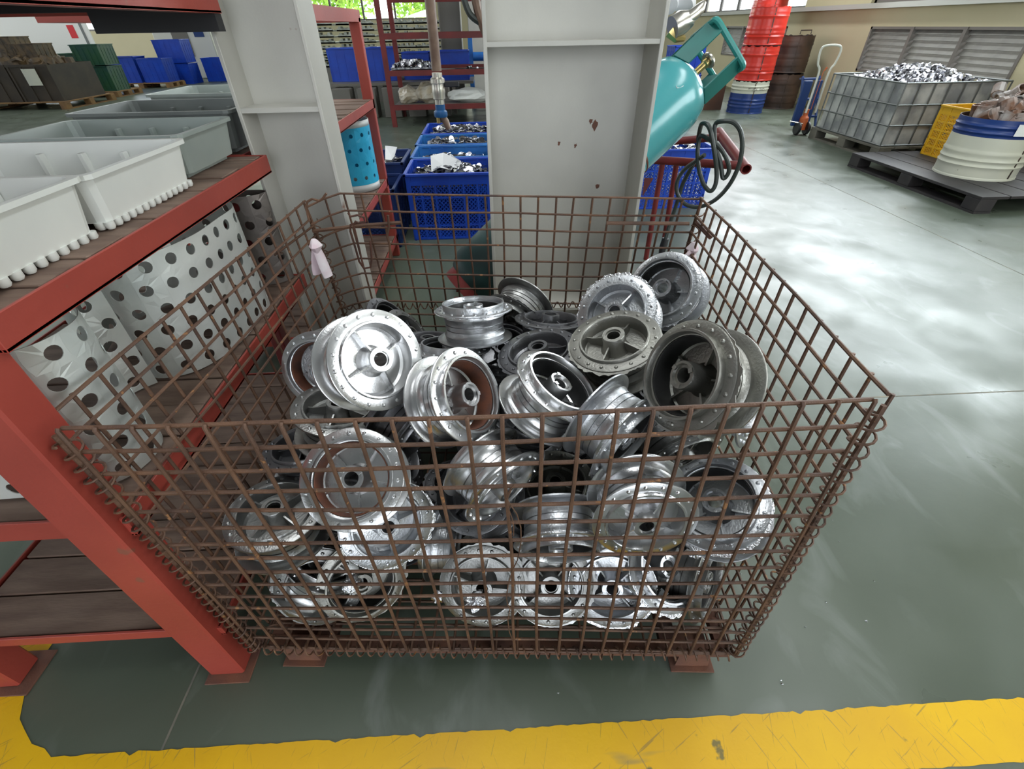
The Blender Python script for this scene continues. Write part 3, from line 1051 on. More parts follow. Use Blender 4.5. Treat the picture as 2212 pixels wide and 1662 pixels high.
hk = [cg(*q, 0.90) for q in ((752, 460), (757, 468), (772, 465), (786, 470), (788, 480), (770, 482), (757, 486), (757, 500), (766, 530), (776, 565), (786, 580), (800, 578), (803, 560), (800, 520))]
link('latch_hook', MB().tube(hk, 0.0034, 6), M['rust_dark'], CAGE)
hk = [cg(*q, 0.895) for q in ((775, 482), (768, 478), (764, 486), (770, 510), (778, 545), (784, 575))]
link('latch_hook', MB().tube(hk, 0.0030, 6), M['rust_dark'], CAGE)
hk = [cg(*q, 0.90) for q in ((838, 465), (840, 490), (836, 510), (842, 530), (843, 558))]
link('latch_hook', MB().tube(hk, 0.0042, 6), M['rust'], CAGE)
# bent loop where the back-left corner is crushed
hk = [cg(*q, 0.875) for q in ((705, 418), (698, 428), (690, 434), (682, 432), (674, 430), (664, 436), (661, 446), (664, 462), (668, 478))]
link('bent_wire', MB().tube(hk, 0.0034, 6), M['rust'], CAGE)

# loose binding wire hanging on the front of the cage
tw = []
for (px, py) in ((1112, 1046), (1100, 1062), (1094, 1076), (1096, 1088), (1106, 1096), (1116, 1110), (1125, 1140), (1126, 1170), (1118, 1210), (1106, 1236), (1098, 1262), (1094, 1290), (1096, 1305), (1102, 1315), (1097, 1340), (1100, 1365), (1108, 1385), (1112, 1402)):
    p = at(px, py, 'y', -0.052)
    tw.append(p)
bw = link('binding_wire', MB().tube(tw, 0.0011, 5), M['rust'])
tag(bw, 'thin loose rusty tie wire dangling down the front of the wire cage', 'wire')
tw2 = []
for (px, py) in ((1104, 1060), (1095, 1080), (1105, 1092), (1099, 1100), (1106, 1120), (1110, 1140), (1109, 1158)):
    tw2.append(at(px, py, 'y', -0.055))
link('loose_strand', MB().tube(tw2, 0.0009, 5), M['rust'], bw)


# rags tied to the wire
def rag(label, P0, tails, wid):
    t = thing('cloth_rag', label, 'rag', tuple(P0))
    kb = MB()
    prof = []
    for k in range(9):
        a = math.pi * k / 8
        prof.append((max(0.0001, math.sin(a) * wid * 0.6 * (1 + 0.15 * math.sin(5 * a))), -math.cos(a) * wid * 0.8))
    kb.lathe(prof, 14, wob=lambda a, r, z: 0.12 * r * math.sin(3 * a + z * 60))
    link('knot', kb, M['rag'], t)
    for tl in tails:
        pts = [Vector(q) - Vector(P0) for q in tl]
        n = len(pts)
        link('tail', MB().tube(pts, [wid * (0.35 + 0.22 * math.sin(2.2 * k / n + 0.4)) for k in range(n)], 8, flat=0.45), M['rag'], t)
    return t


q0 = at(681, 532, 'y', 0.76)
rag('white rag knotted to the left back corner of the cage', q0,
    [[q0, at(692, 555, 'y', 0.76), at(700, 575, 'y', 0.76), at(710, 598, 'y', 0.76)], [q0, at(682, 560, 'y', 0.77), at(684, 580, 'y', 0.77), at(686, 592, 'y', 0.77)]], 0.026)
q0 = at(1497, 538, 'y', 0.80)
rag('dirty white rag knotted to the right back corner of the cage', q0,
    [[q0, at(1486, 552, 'y', 0.79), at(1474, 570, 'y', 0.79)], [q0, at(1498, 560, 'y', 0.80), at(1498, 580, 'y', 0.80), at(1502, 602, 'y', 0.80)]], 0.027)


# ------------------------------------------------------------------ wheel hubs
def hub_meshes():
    d = {}
    # barrel, web, drum lip in one lathe (side B = +z: ribbed dish, side A = -z: brake drum)
    prof = [(0.0185, 0.012), (0.058, 0.010), (0.0625, 0.014), (0.064, 0.040), (0.0655, 0.0425), (0.0685, 0.0425), (0.070, 0.040), (0.071, 0.034),
            (0.0705, 0.030), (0.071, 0.0265), (0.073, 0.0215), (0.070, 0.0175), (0.0690, 0.0085), (0.0665, 0.0080), (0.0665, 0.0060), (0.0695, 0.0055),
            (0.0695, -0.0035), (0.0665, -0.0040), (0.0665, -0.0060), (0.0700, -0.0065), (0.0705, -0.016), (0.0735, -0.0215), (0.0715, -0.0265), (0.0725, -0.036),
            (0.0735, -0.050), (0.0730, -0.0515), (0.0690, -0.0515), (0.0675, -0.048), (0.0672, -0.040), (0.0655, -0.0395), (0.0650, 0.000), (0.060, 0.004), (0.0185, 0.006)]
    d['drum_body'] = MB().lathe(prof, 56, closed_profile=True).mesh('drum_body')

    def flange(z, t, up):
        mb = MB()
        pr = [(0.0705, z - t / 2), (0.0705, z + t / 2), (0.089, z + t / 2), (0.0905, z + t / 2 - 0.001), (0.0905, z - t / 2 + 0.001), (0.089, z - t / 2)]
        mb.lathe(pr, 56, closed_profile=True)
        for k in range(18):
            a = 2 * math.pi * k / 18
            c = Vector((0.0805 * math.cos(a), 0.0805 * math.sin(a), z + up * t / 2))
            r = 0.0042
            vs = [c + Vector((0, 0, up * 0.0038))]
            for lay, (rr, hh) in enumerate(((0.6, 0.0028), (1.0, -0.0004))):
                for j in range(8):
                    b = 2 * math.pi * j / 8
                    vs.append(c + Vector((rr * r * math.cos(b), rr * r * math.sin(b), up * hh)))
            fs = []
            for j in range(8):
                j2 = (j + 1) % 8
                tri = (0, 1 + j, 1 + j2)
                qd = (1 + j, 9 + j, 9 + j2, 1 + j2)
                fs.append(tri if up > 0 else tuple(reversed(tri)))
                fs.append(qd if up > 0 else tuple(reversed(qd)))
            mb.add(vs, fs)
        return mb.mesh('spoke_flange')
    d['flB'] = flange(0.0345, 0.0050, 1)
    d['flA'] = flange(-0.0345, 0.0050, -1)
    # boss with a stepped bore
    pb_ = [(0.0125, 0.046), (0.0150, 0.046), (0.0150, 0.050), (0.0215, 0.050), (0.0225, 0.048), (0.0232, 0.030), (0.0250, 0.018), (0.030, 0.011),
           (0.029, 0.005), (0.0240, -0.004), (0.0235, -0.043), (0.0225, -0.045), (0.0185, -0.045), (0.0170, -0.040), (0.0125, -0.040)]
    d['boss'] = MB().lathe(pb_, 28, closed_profile=True).mesh('boss')
    # notches ring on the drum side
    nt = MB()
    nt.box(0.0150, 0.0225, -0.0035, 0.0035, -0.0472, -0.0440)
    d['notch'] = nt.mesh('keyway')
    rb = MB()
    rb.add([(0.020, -0.0024, 0.010), (0.0625, -0.0024, 0.010), (0.0625, 0.0024, 0.010), (0.020, 0.0024, 0.010),
            (0.020, -0.0016, 0.036), (0.050, -0.0016, 0.026), (0.050, 0.0016, 0.026), (0.020, 0.0016, 0.036),
            (0.0635, -0.0016, 0.025), (0.0635, 0.0016, 0.025)],
           [(0, 3, 2, 1), (4, 5, 6, 7), (5, 8, 9, 6), (0, 1, 8, 5, 4), (3, 7, 6, 9, 2), (0, 4, 7, 3), (1, 2, 9, 8)])
    d['rib'] = rb.mesh('rib')
    ra = MB().box(0.022, 0.062, -0.0018, 0.0018, -0.004, 0.0062)
    d['ribA'] = ra.mesh('rib')
    lin = [(0.0648, -0.0385), (0.0648, -0.0015), (0.0615, -0.0015), (0.0622, -0.036), (0.0632, -0.0385)]
    d['liner'] = MB().lathe(lin, 48, closed_profile=True).mesh('brake_liner')
    for v in range(4):
        rr = random.Random(40 + v)
        ph = [rr.random() * 10 for _ in range(4)]

        def wob(a, r, z, ph=ph):
            if r < 0.0895:
                return 0
            k = 0.5 + 0.5 * math.sin(a * 1.0 + ph[3])
            m = abs(math.sin(7 * a + ph[0])) * 0.35 + abs(math.sin(19 * a + ph[1])) * 0.3 + abs(math.sin(43 * a + ph[2])) * 0.35
            return (0.001 + 0.010 * k * k) * m
        s = 1 if v % 2 == 0 else -1
        fl_ = [(0.0885, s * 0.0335), (0.0885, s * 0.0346), (0.0905, s * 0.0346), (0.0905, s * 0.0336)]
        d['flash%d' % v] = MB().lathe(fl_, 110, closed_profile=True, wob=wob).mesh('casting_flash')
    return d


HS = 1.08
HM = hub_meshes()
_mc = {}


def hmesh(key, mt):
    k = (key, mt)
    if k not in _mc:
        me = HM[key].copy()
        me.name = HM[key].name.split('.')[0]
        me.materials.clear()
        me.materials.append(M[mt])
        me.polygons.foreach_set('use_smooth', [True] * len(me.polygons))
        me.set_sharp_from_angle(angle=math.radians(35))
        _mc[k] = me
    return _mc[k]


def make_hub(pos, n, side, look, label, roll, group='cast wheel hubs in the wire cage', detail=True):
    """side 'A': the brake drum faces along n; 'B': the ribbed dish faces along n"""
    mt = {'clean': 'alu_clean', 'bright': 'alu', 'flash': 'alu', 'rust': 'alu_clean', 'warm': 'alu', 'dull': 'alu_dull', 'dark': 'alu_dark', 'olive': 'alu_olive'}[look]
    t = thing('wheel_hub', label, 'wheel hub', pos, group=group)
    nn = Vector(n)
    if side == 'A':
        nn = -nn
    Rm = rot_to(nn, roll)
    t.rotation_euler = Rm.to_euler()
    t.scale = (HS, HS, HS)

    def ch(name, key, m_, rz=0.0):
        o = bpy.data.objects.new(name, hmesh(key, m_))
        COL.objects.link(o)
        o.parent = t
        o.rotation_euler = (0, 0, rz)
        return o
    ch('drum_body', 'drum_body', mt)
    ch('spoke_flange', 'flB', mt)
    ch('spoke_flange', 'flA', mt)
    ch('boss', 'boss', mt)
    for k in range(3):
        ch('keyway', 'notch', mt, k * 2 * math.pi / 3)
    for k in range(4):
        ch('rib', 'rib', mt, k * math.pi / 2)
    if side == 'A':
        for k in range(5):
            ch('drum_rib', 'ribA', mt, k * 2 * math.pi / 5)
    lo = ch('brake_liner', 'liner', 'liner_rust' if look in ('rust', 'warm') else 'liner_dark')
    if look in ('rust', 'warm'):
        lo['label'] = 'rusty brown brake liner ring'
    if look in ('flash', 'bright', 'olive') or (look in ('dull', 'dark') and len(label) % 2):
        v = (int(abs(pos[0]) * 1000) % 2) * 2
        ch('casting_flash', 'flash%d' % (v + (0 if side == 'B' else 1)), 'flash' if look in ('flash', 'bright') else mt)
    return t


HUBS = [
    ('a', (0.326, 0.254, 0.725), (0.66, -0.578, 0.48), 'B', 'clean'),
    ('b', (0.136, 0.485, 0.555), (-0.131, -0.903, 0.408), 'A', 'warm'),
    ('c', (0.138, 0.439, 0.391), (-0.657, -0.098, 0.748), 'B', 'flash'),
    ('d', (0.212, 0.294, 0.538), (0.16, 0.044, 0.986), 'B', 'dull'),
    ('e', (0.295, 0.112, 0.543), (0.027, -0.643, 0.765), 'A', 'rust'),
    ('f', (0.489, 0.222, 0.648), (0.761, -0.386, 0.522), 'A', 'rust'),
    ('g', (0.463, 0.485, 0.553), (0.037, 0.334, 0.942), 'A', 'bright'),
    ('h', (0.524, 0.543, 0.635), (-0.009, 0.271, 0.963), 'A', 'bright'),
    ('i', (0.653, 0.75, 0.554), (-0.54, -0.762, -0.358), 'A', 'dull'),
    ('j', (0.727, 0.587, 0.569), (0.062, 0.261, 0.963), 'B', 'dark'),
    ('k', (0.687, 0.412, 0.591), (-0.193, 0.016, 0.981), 'B', 'dark'),
    ('l', (0.683, 0.229, 0.635), (0.514, -0.051, 0.857), 'A', 'clean'),
    ('m', (0.895, 0.506, 0.657), (-0.496, -0.531, 0.687), 'B', 'bright'),
    ('n', (1.045, 0.6, 0.674), (-0.628, -0.528, 0.572), 'A', 'bright'),
    ('o', (0.844, 0.331, 0.671), (-0.277, -0.109, 0.955), 'B', 'olive'),
    ('p', (1.022, 0.576, 0.503), (0.141, -0.512, 0.847), 'A', 'bright'),
    ('q', (0.935, 0.123, 0.75), (-0.87, -0.239, 0.432), 'A', 'olive'),
    ('r', (1.034, 0.182, 0.661), (0.768, -0.589, 0.252), 'B', 'flash'),
    ('s', (0.801, 0.16, 0.613), (0.64, -0.748, -0.175), 'A', 'bright'),
    ('t', (0.561, 0.137, 0.509), (0.603, -0.769, -0.212), 'B', 'clean'),
    ('u', (0.712, 0.235, 0.319), (-0.06, -0.134, 0.989), 'B', 'olive'),
    ('v', (0.843, 0.037, 0.514), (-0.046, -0.993, 0.112), 'B', 'clean'),
    ('w', (1.018, 0.06, 0.462), (-0.466, -0.214, 0.858), 'A', 'bright'),
    ('x', (0.903, 0.107, 0.184), (-0.237, -0.162, 0.958), 'A', 'flash'),
    ('y', (1.012, 0.057, 0.213), (0.733, -0.625, 0.267), 'A', 'dull'),
    ('z', (0.682, 0.069, 0.216), (-0.035, -0.797, 0.603), 'B', 'dull'),
    ('A', (0.697, 0.073, 0.405), (-0.042, -0.951, -0.307), 'A', 'flash'),
    ('B', (0.827, 0.057, 0.216), (-0.19, -0.821, 0.538), 'B', 'bright'),
    ('C', (0.527, 0.075, 0.217), (-0.06, -0.849, 0.525), 'B', 'dull'),
    ('D', (0.434, 0.184, 0.203), (0.986, -0.168, -0.015), 'B', 'bright'),
    ('E', (0.317, 0.124, 0.397), (0.404, -0.798, 0.447), 'B', 'bright'),
    ('F', (0.105, 0.109, 0.42), (0.043, 0.012, 0.999), 'B', 'dull'),
    ('G', (0.123, 0.114, 0.208), (0.539, 0.307, 0.784), 'A', 'clean'),
    ('H', (0.231, 0.1, 0.217), (0.359, -0.814, 0.457), 'A', 'olive'),
    ('I', (0.143, 0.097, 0.216), (0.138, -0.891, 0.432), 'B', 'dull'),
    ('J', (0.977, 0.229, 0.488), (0.264, -0.921, -0.287), 'B', 'dull'),
    ('K', (0.203, 0.821, 0.459), (0.82, -0.113, 0.561), 'A', 'dark'),
    ('L', (0.264, 0.815, 0.419), (0.777, -0.042, 0.628), 'B', 'dull'),
    ('M', (0.599, 0.644, 0.459), (-0.088, -0.338, 0.937), 'A', 'dark'),
    ('N', (0.371, 0.668, 0.461), (0.071, 0.211, 0.975), 'B', 'dark'),
    ('O', (0.367, 0.28, 0.536), (0.759, -0.528, -0.381), 'B', 'dark'),
    ('P', (0.931, 0.064, 0.246), (0.321, -0.506, 0.8), 'A', 'flash'),
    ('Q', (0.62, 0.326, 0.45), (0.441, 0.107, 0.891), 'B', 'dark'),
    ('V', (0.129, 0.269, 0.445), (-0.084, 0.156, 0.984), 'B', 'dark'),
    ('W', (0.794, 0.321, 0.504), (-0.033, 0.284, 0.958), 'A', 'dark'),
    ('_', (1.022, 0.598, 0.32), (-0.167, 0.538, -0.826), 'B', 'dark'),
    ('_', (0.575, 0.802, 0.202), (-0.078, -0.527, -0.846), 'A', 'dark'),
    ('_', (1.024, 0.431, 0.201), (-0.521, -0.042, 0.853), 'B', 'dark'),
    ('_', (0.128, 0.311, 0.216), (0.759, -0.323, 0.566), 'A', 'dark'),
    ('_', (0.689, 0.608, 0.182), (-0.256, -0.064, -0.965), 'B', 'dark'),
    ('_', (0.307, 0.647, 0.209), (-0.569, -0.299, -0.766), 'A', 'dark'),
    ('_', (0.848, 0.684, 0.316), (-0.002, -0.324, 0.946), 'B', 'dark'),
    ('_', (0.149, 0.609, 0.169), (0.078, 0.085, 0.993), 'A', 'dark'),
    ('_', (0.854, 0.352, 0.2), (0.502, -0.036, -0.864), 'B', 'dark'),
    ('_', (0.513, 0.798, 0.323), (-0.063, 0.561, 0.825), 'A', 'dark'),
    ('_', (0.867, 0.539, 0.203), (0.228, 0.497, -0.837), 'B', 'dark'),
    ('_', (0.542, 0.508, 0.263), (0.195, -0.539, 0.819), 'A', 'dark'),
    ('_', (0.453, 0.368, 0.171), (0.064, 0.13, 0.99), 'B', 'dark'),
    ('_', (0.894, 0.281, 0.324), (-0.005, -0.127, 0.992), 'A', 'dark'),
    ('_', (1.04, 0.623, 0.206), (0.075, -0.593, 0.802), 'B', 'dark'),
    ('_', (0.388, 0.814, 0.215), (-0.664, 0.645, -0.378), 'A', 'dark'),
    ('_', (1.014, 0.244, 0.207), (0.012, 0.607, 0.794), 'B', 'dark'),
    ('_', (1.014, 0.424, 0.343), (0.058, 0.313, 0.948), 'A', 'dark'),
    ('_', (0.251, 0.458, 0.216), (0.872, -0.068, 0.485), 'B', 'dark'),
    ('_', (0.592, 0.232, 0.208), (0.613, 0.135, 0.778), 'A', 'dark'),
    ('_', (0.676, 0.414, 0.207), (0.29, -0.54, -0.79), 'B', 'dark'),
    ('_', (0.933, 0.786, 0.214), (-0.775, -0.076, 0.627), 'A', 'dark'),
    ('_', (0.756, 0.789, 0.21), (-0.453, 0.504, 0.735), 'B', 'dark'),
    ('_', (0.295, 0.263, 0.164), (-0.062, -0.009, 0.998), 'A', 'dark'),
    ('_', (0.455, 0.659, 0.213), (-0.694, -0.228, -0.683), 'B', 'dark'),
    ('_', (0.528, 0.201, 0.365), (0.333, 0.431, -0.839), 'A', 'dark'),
]

HL = {
    'a': 'clean bright hub with four-ribbed dish standing up at the top left of the heap',
    'b': 'hub with ragged rim at the left, half hidden by the clean ribbed hub',
    'c': 'hub on edge with torn bright rim against the left panel',
    'd': 'dull brown-grey hub lying under the clean ribbed hub',
    'e': 'large bright hub with rusty drum just behind the front panel, at the left',
    'f': 'machined hub with reddish rust inside its drum, tilted right, just above the front rail',
    'g': 'bright hub lying flat behind the machined hub with the rusty drum',
    'h': 'shiny hub lying flat on its side at the back centre of the heap',
    'i': 'dark hub tipped on its rim at the back, right of the flat shiny hub',
    'j': 'small-looking dark hub lying level at the back, before the wide column',
    'k': 'dark grey hub with tall boss facing up, at the middle of the heap',
    'l': 'clean open drum hub tilted up to the right, centre of the front edge',
    'm': 'pale hub with round row of dimples, behind the olive hub at the right',
    'n': 'pale open-drum hub, topmost and farthest back at the right corner',
    'o': 'olive-grey four-ribbed hub on top of the heap at the right',
    'p': 'pale hub peeping out below the topmost right hub',
    'q': 'large dark-drummed olive hub leaning back at the right front',
    'r': 'hub on edge with torn silvery rim against the right panel',
    's': 'hub lying on edge with diagonal bands, crossing the front rail at the centre right',
    't': 'brightly machined hub on edge with diagonal bands, middle of the front panel',
    'u': 'olive hub with dark bore behind the front panel, between two hubs on edge',
    'v': 'bright hub leaning forward with dimpled rim, right half of the front panel',
    'w': 'large open-drum hub facing out at the right end of the front panel',
    'x': 'hub with ragged torn rim and dark drum, low right behind the front panel',
    'y': 'hub on edge with upright bands at the lower right corner of the cage',
    'z': 'dull hub facing the front low down, right of the hanging tie wire',
    'A': 'hub lying flat with crumbly bright rim, right of the tie wire',
    'B': 'bright rim facing forward at the very bottom, under the torn-rim hub',
    'C': 'grey hub with torn white sheet of flash on it, lower middle',
    'D': 'hub on edge with upright bands, left of the tie wire',
    'E': 'rough bright hub below the large hub with the rusty drum',
    'F': 'grey hub tilted up with a dark bore, far left behind the front panel',
    'G': 'very bright hub low at the left with a few dimples showing',
    'H': 'olive open-drum hub with a torn piece of flash in it, lower left',
    'I': 'dull hub mostly hidden at the lower left, under the open-drum hub',
    'J': 'dull hub on edge below the large dark-drummed hub',
    'K': 'dark open ring of a hub behind the clean ribbed hub',
    'L': 'dull hub rim peeping out right of the clean ribbed hub',
    'M': 'black-looking open-drum hub deep at the back centre',
    'N': 'dark hub in shadow left of the flat bright hub',
    'O': 'dark banded hub between the clean ribbed hub and the rusty-drum hub',
    'P': 'hub with glittering torn rim at the lower right, behind the torn-rim dark drum',
    'Q': 'dark hub in shadow below the clean open drum hub',
    'S': 'dark hub in shadow low behind the tie wire',
    'T': 'dark hub in shadow behind the bright diagonal-banded hub',
    'V': 'dull hub in shadow between the left panel and the large bright hub',
    'W': 'dark hub in shadow under the olive four-ribbed hub',
    'X': 'dull hub in shadow behind the forward-leaning bright hub',
    'Y': 'dark hub in shadow at the lower left of the tie wire',
}
ROLL = {'a': 0.12, 'o': 0.5, 'k': 0.3}
rr = random.Random(5)
HUB_OBJ = {}
for (key, pos, n, side, look) in HUBS:
    roll = ROLL.get(key, rr.random() * 6.28)
    if key == '_':
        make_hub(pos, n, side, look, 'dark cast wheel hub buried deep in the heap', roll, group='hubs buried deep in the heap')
    else:
        HUB_OBJ[key] = make_hub(pos, n, side, look, HL[key], roll)


# torn pieces of casting flash stuck on hubs
def flash_piece(px, py, depth_obj, s, label_to):
    o = HUB_OBJ[depth_obj]
    p = Vector(o.location)
    d = (p - CAM_LOC)
    v = ray(px, py).normalized()
    c = CAM_LOC + v * (d.dot(v) - 0.088)
    rr = random.Random(px)
    ring = []
    ax1 = v.cross(Vector((0, 0, 1))).normalized()
    ax2 = v.cross(ax1).normalized()
    N = 22
    vs = [c - v * 0.004]
    for lay in (0.55, 1.0):
        for k in range(N):
            a = 2 * math.pi * k / N
            r = s * lay * (0.72 + (0.45 * rr.random() if lay == 1.0 else 0.1))
            vs.append(c + ax1 * math.cos(a) * r + ax2 * math.sin(a) * r * 0.9 + v * (rr.random() - 0.5) * 0.006)
    fs = [(0, 1 + k, 1 + (k + 1) % N) for k in range(N)] + [(1 + k, 1 + N + k, 1 + N + (k + 1) % N, 1 + (k + 1) % N) for k in range(N)]
    inv = o.matrix_basis.inverted()
    f = link('torn_flash', MB().add([inv @ q for q in vs], fs), M['flash'], o)
    f['label'] = 'bright torn sheet of casting flash'
    sm = f.modifiers.new('thickness', 'SOLIDIFY')
    sm.thickness = 0.001


flash_piece(760, 1262, 'H', 0.022, '')
flash_piece(1028, 1298, 'C', 0.024, '')
flash_piece(945, 1290, 'C', 0.014, '')
flash_piece(1500, 1190, 'P', 0.018, '')


# ------------------------------------------------------------------ plastic crates
def crate(label, x0, x1, y0, y1, z0, h, mt, group, cols=5, rows=4, lattice=True, rz=0.0, sides=('f', 'r', 'l', 'b')):
    t = thing('plastic_crate', label, 'crate', ((x0 + x1) / 2, (y0 + y1) / 2, z0), (0, 0, rz), group)
    hx, hy = (x1 - x0) / 2, (y1 - y0) / 2
    rim = MB()
    for (a, b, c, d) in ((-hx, hx, -hy, -hy + 0.022), (-hx, hx, hy - 0.022, hy), (-hx, -hx + 0.022, -hy, hy), (hx - 0.022, hx, -hy, hy)):
        rim.box(a, b, c, d, h - 0.016, h, bev=0.002)
    link('rim', rim, mt, t, smooth=False)
    link('crate_bottom', MB().box(-hx + 0.02, hx - 0.02, -hy + 0.02, hy - 0.02, 0.004, 0.016), mt, t, smooth=False)
    ih = 0.012
    for s in sides:
        fr_ = MB()
        la = MB()
        L = 2 * hx - 0.03 if s in 'fb' else 2 * hy - 0.03

        def W(u, z, dep):
            u = u - L / 2
            # slight taper towards the base
            tp = 0.012 * (1 - z / h)
            if s == 'f':
                return (u, -hy + 0.010 + dep + tp, z)
            if s == 'b':
                return (u, hy - 0.010 - dep - tp, z)
            if s == 'r':
                return (hx - 0.010 - dep - tp, u, z)
            return (-hx + 0.010 + dep + tp, u, z)

        def bar(mb, u0, u1, za, zb, d0, d1):
            ps = [W(u0, za, d0), W(u1, za, d0), W(u1, zb, d0), W(u0, zb, d0), W(u0, za, d1), W(u1, za, d1), W(u1, zb, d1), W(u0, zb, d1)]
            mb.add(ps, [(0, 1, 2, 3), (7, 6, 5, 4), (0, 4, 5, 1), (1, 5, 6, 2), (2, 6, 7, 3), (3, 7, 4, 0)])
        cw = L / cols
        for k in range(cols + 1):
            w = 0.016 if k in (0, cols) else 0.007
            u = min(max(k * cw, w), L - w)
            bar(fr_, u - w, u + w, 0.0, h - 0.01, 0.0, 0.012)
        for j in range(rows + 1):
            z = 0.005 + (h - 0.07) * j / rows
            hh = 0.006 if 0 < j < rows else (0.005 if j == 0 else 0.012)
            bar(fr_, 0, L, max(0, z - hh), z + hh, 0.001, 0.010)
        bar(fr_, 0, L, h - 0.075, h - 0.01, 0.003, 0.007)
        if lattice:
            ch_ = (h - 0.07) / rows
            for k in range(cols):
                for j in range(rows):
                    u0, z0_ = k * cw + 0.007, 0.005 + ch_ * j + 0.006
                    ww, hh = cw - 0.014, ch_ - 0.012
                    nd = 3
                    for q in range(nd * 2 - 1):
                        # diagonal bars both ways
                        for sg in (0, 1):
                            f = (q + 1) / nd
                            a = max(0.0, f - 1.0)
                            b = min(1.0, f)
                            # line from (a, f-a) to (b, f-b)
                            ua, va, ub, vb = a, f - a, b, f - b
                            if sg:
                                ua, ub = 1 - ua, 1 - ub
                            pa = (u0 + ua * ww, z0_ + va * hh)
                            pb2 = (u0 + ub * ww, z0_ + vb * hh)
                            dx, dz = pb2[0] - pa[0], pb2[1] - pa[1]
                            l_ = math.hypot(dx, dz) or 1
                            nx, nz_ = -dz / l_ * 0.0032, dx / l_ * 0.0032
                            ps = [W(pa[0] - nx, pa[1] - nz_, 0.004), W(pb2[0] - nx, pb2[1] - nz_, 0.004), W(pb2[0] + nx, pb2[1] + nz_, 0.004), W(pa[0] + nx, pa[1] + nz_, 0.004)]
                            la.add(ps, [(0, 1, 2, 3)])
        else:
            bar(la, 0, L, 0, h - 0.07, 0.006, 0.008)
        link('side_frame', fr_, mt, t, smooth=False)
        lo = link('lattice', la, mt, t, smooth=False)
    return t


def stampings(name, label, x0, x1, y0, y1, z, hump, n, seed, mt, size=0.035, thick=0.003, ring=False, cat='metal parts'):
    rr = random.Random(seed)
    mb = MB()
    mb.box(x0 + 0.01, x1 - 0.01, y0 + 0.01, y1 - 0.01, z - 0.05, z - 0.03)
    for k in range(n):
        u, w = rr.random(), rr.random()
        hh = hump * (1 - (2 * u - 1) ** 2) * (1 - (2 * w - 1) ** 2)
        c = Matrix.Translation((x0 + size + u * (x1 - x0 - 2 * size), y0 + size + w * (y1 - y0 - 2 * size), z - 0.025 + hh + rr.random() * 0.022))
        m = c @ Matrix.Rotation(rr.random() * 6.28, 4, 'Z') @ Matrix.Rotation(rr.gauss(0, 0.5), 4, 'X')
        s = size * (0.6 + 0.5 * rr.random())
        N = 9
        if ring:
            mb.lathe([(s * 0.5, -s * 0.4), (s, -s * 0.5), (s * 0.9, s * 0.5), (s * 0.55, s * 0.4)], 8, m=m, closed_profile=True)
        else:
            vs = [m @ Vector((s * math.cos(6.283 * q / N) * (1 if q % 3 else 0.8), s * math.sin(6.283 * q / N) * 0.8, hz)) for hz in (0, thick) for q in range(N)]
            fs = [tuple(reversed(range(N))), tuple(range(N, 2 * N))] + [(q, (q + 1) % N, N + (q + 1) % N, N + q) for q in range(N)]
            mb.add(vs, fs)
    o = link(name, mb, mt, None, smooth=False)
    tag(o, label, cat, kind='stuff')
    return o


G1 = 'blue lattice crates behind the wide column'
crate('bright blue lattice crate of metal discs, nearest in its row, between the columns', -0.015, 0.60, 2.845, 3.320, 0, 0.46, M['crate_blue'], G1, cols=6, rows=4)
crate('faded blue crate, second in the row between the columns', -0.03, 0.60, 3.345, 3.80, 0, 0.46, M['crate_light'], G1, cols=6, rows=4, lattice=False)
crate('light blue crate, third in the row between the columns', -0.05, 0.60, 3.83, 4.30, 0, 0.46, M['crate_light'], G1, cols=6, rows=4, lattice=False)
crate('blue crate, farthest in the row between the columns', -0.05, 0.60, 4.33, 4.95, 0, 0.46, M['crate_blue'], G1, cols=6, rows=4, lattice=False)
stampings('metal_discs', 'grey metal discs heaped in the nearest blue crate', 0.0, 0.585, 2.87, 3.30, 0.415, 0.055, 200, 1, M['stamp'], size=0.038)
stampings('metal_discs', 'grey metal discs in the second blue crate', 0.0, 0.585, 3.37, 3.78, 0.40, 0.03, 120, 2, M['stamp'])
stampings('metal_discs', 'grey metal discs in the light blue third crate', 0.0, 0.585, 3.85, 4.28, 0.435, 0.035, 160, 3, M['stamp'])
stampings('metal_discs', 'grey metal discs in the farthest blue crate of the row', 0.0, 0.585, 4.36, 4.9, 0.44, 0.04, 170, 4, M['stamp'])
crate('shade-darkened blue lattice crate, beside the rear red rack', -0.66, -0.06, 2.72, 3.16, 0, 0.40, M['crate_shaded'], G1, cols=5, rows=4)
crate('shade-darkened blue crate holding white paper, behind the one beside the rear rack', -0.66, -0.06, 3.20, 3.70, 0, 0.46, M['crate_shaded'], G1, cols=5, rows=4, lattice=False)
stampings('metal_discs', 'grey metal discs in the shade-darkened blue crate with paper', -0.64, -0.08, 3.22, 3.68, 0.42, 0.02, 90, 6, M['stamp'])
crate('blue lattice crate behind the red pipe stand of the gas cylinder', 1.78, 2.375, 3.40, 3.88, 0, 0.46, M['crate_blue'], G1, cols=5, rows=4)
stampings('metal_discs', 'grey metal discs in the blue crate behind the pipe stand', 1.80, 2.355, 3.42, 3.86, 0.42, 0.02, 110, 7, M['stamp'])
crate('upper blue crate of a pair seen through the gas cylinder handle', 4.05, 4.65, 9.75, 10.25, 0.46, 0.44, M['crate_blue'], G1, cols=4, rows=3, lattice=False)
crate('lower blue crate of a pair behind the gas cylinder handle', 4.05, 4.65, 9.75, 10.25, 0.0, 0.455, M['crate_blue'], G1, cols=4, rows=3, lattice=False)
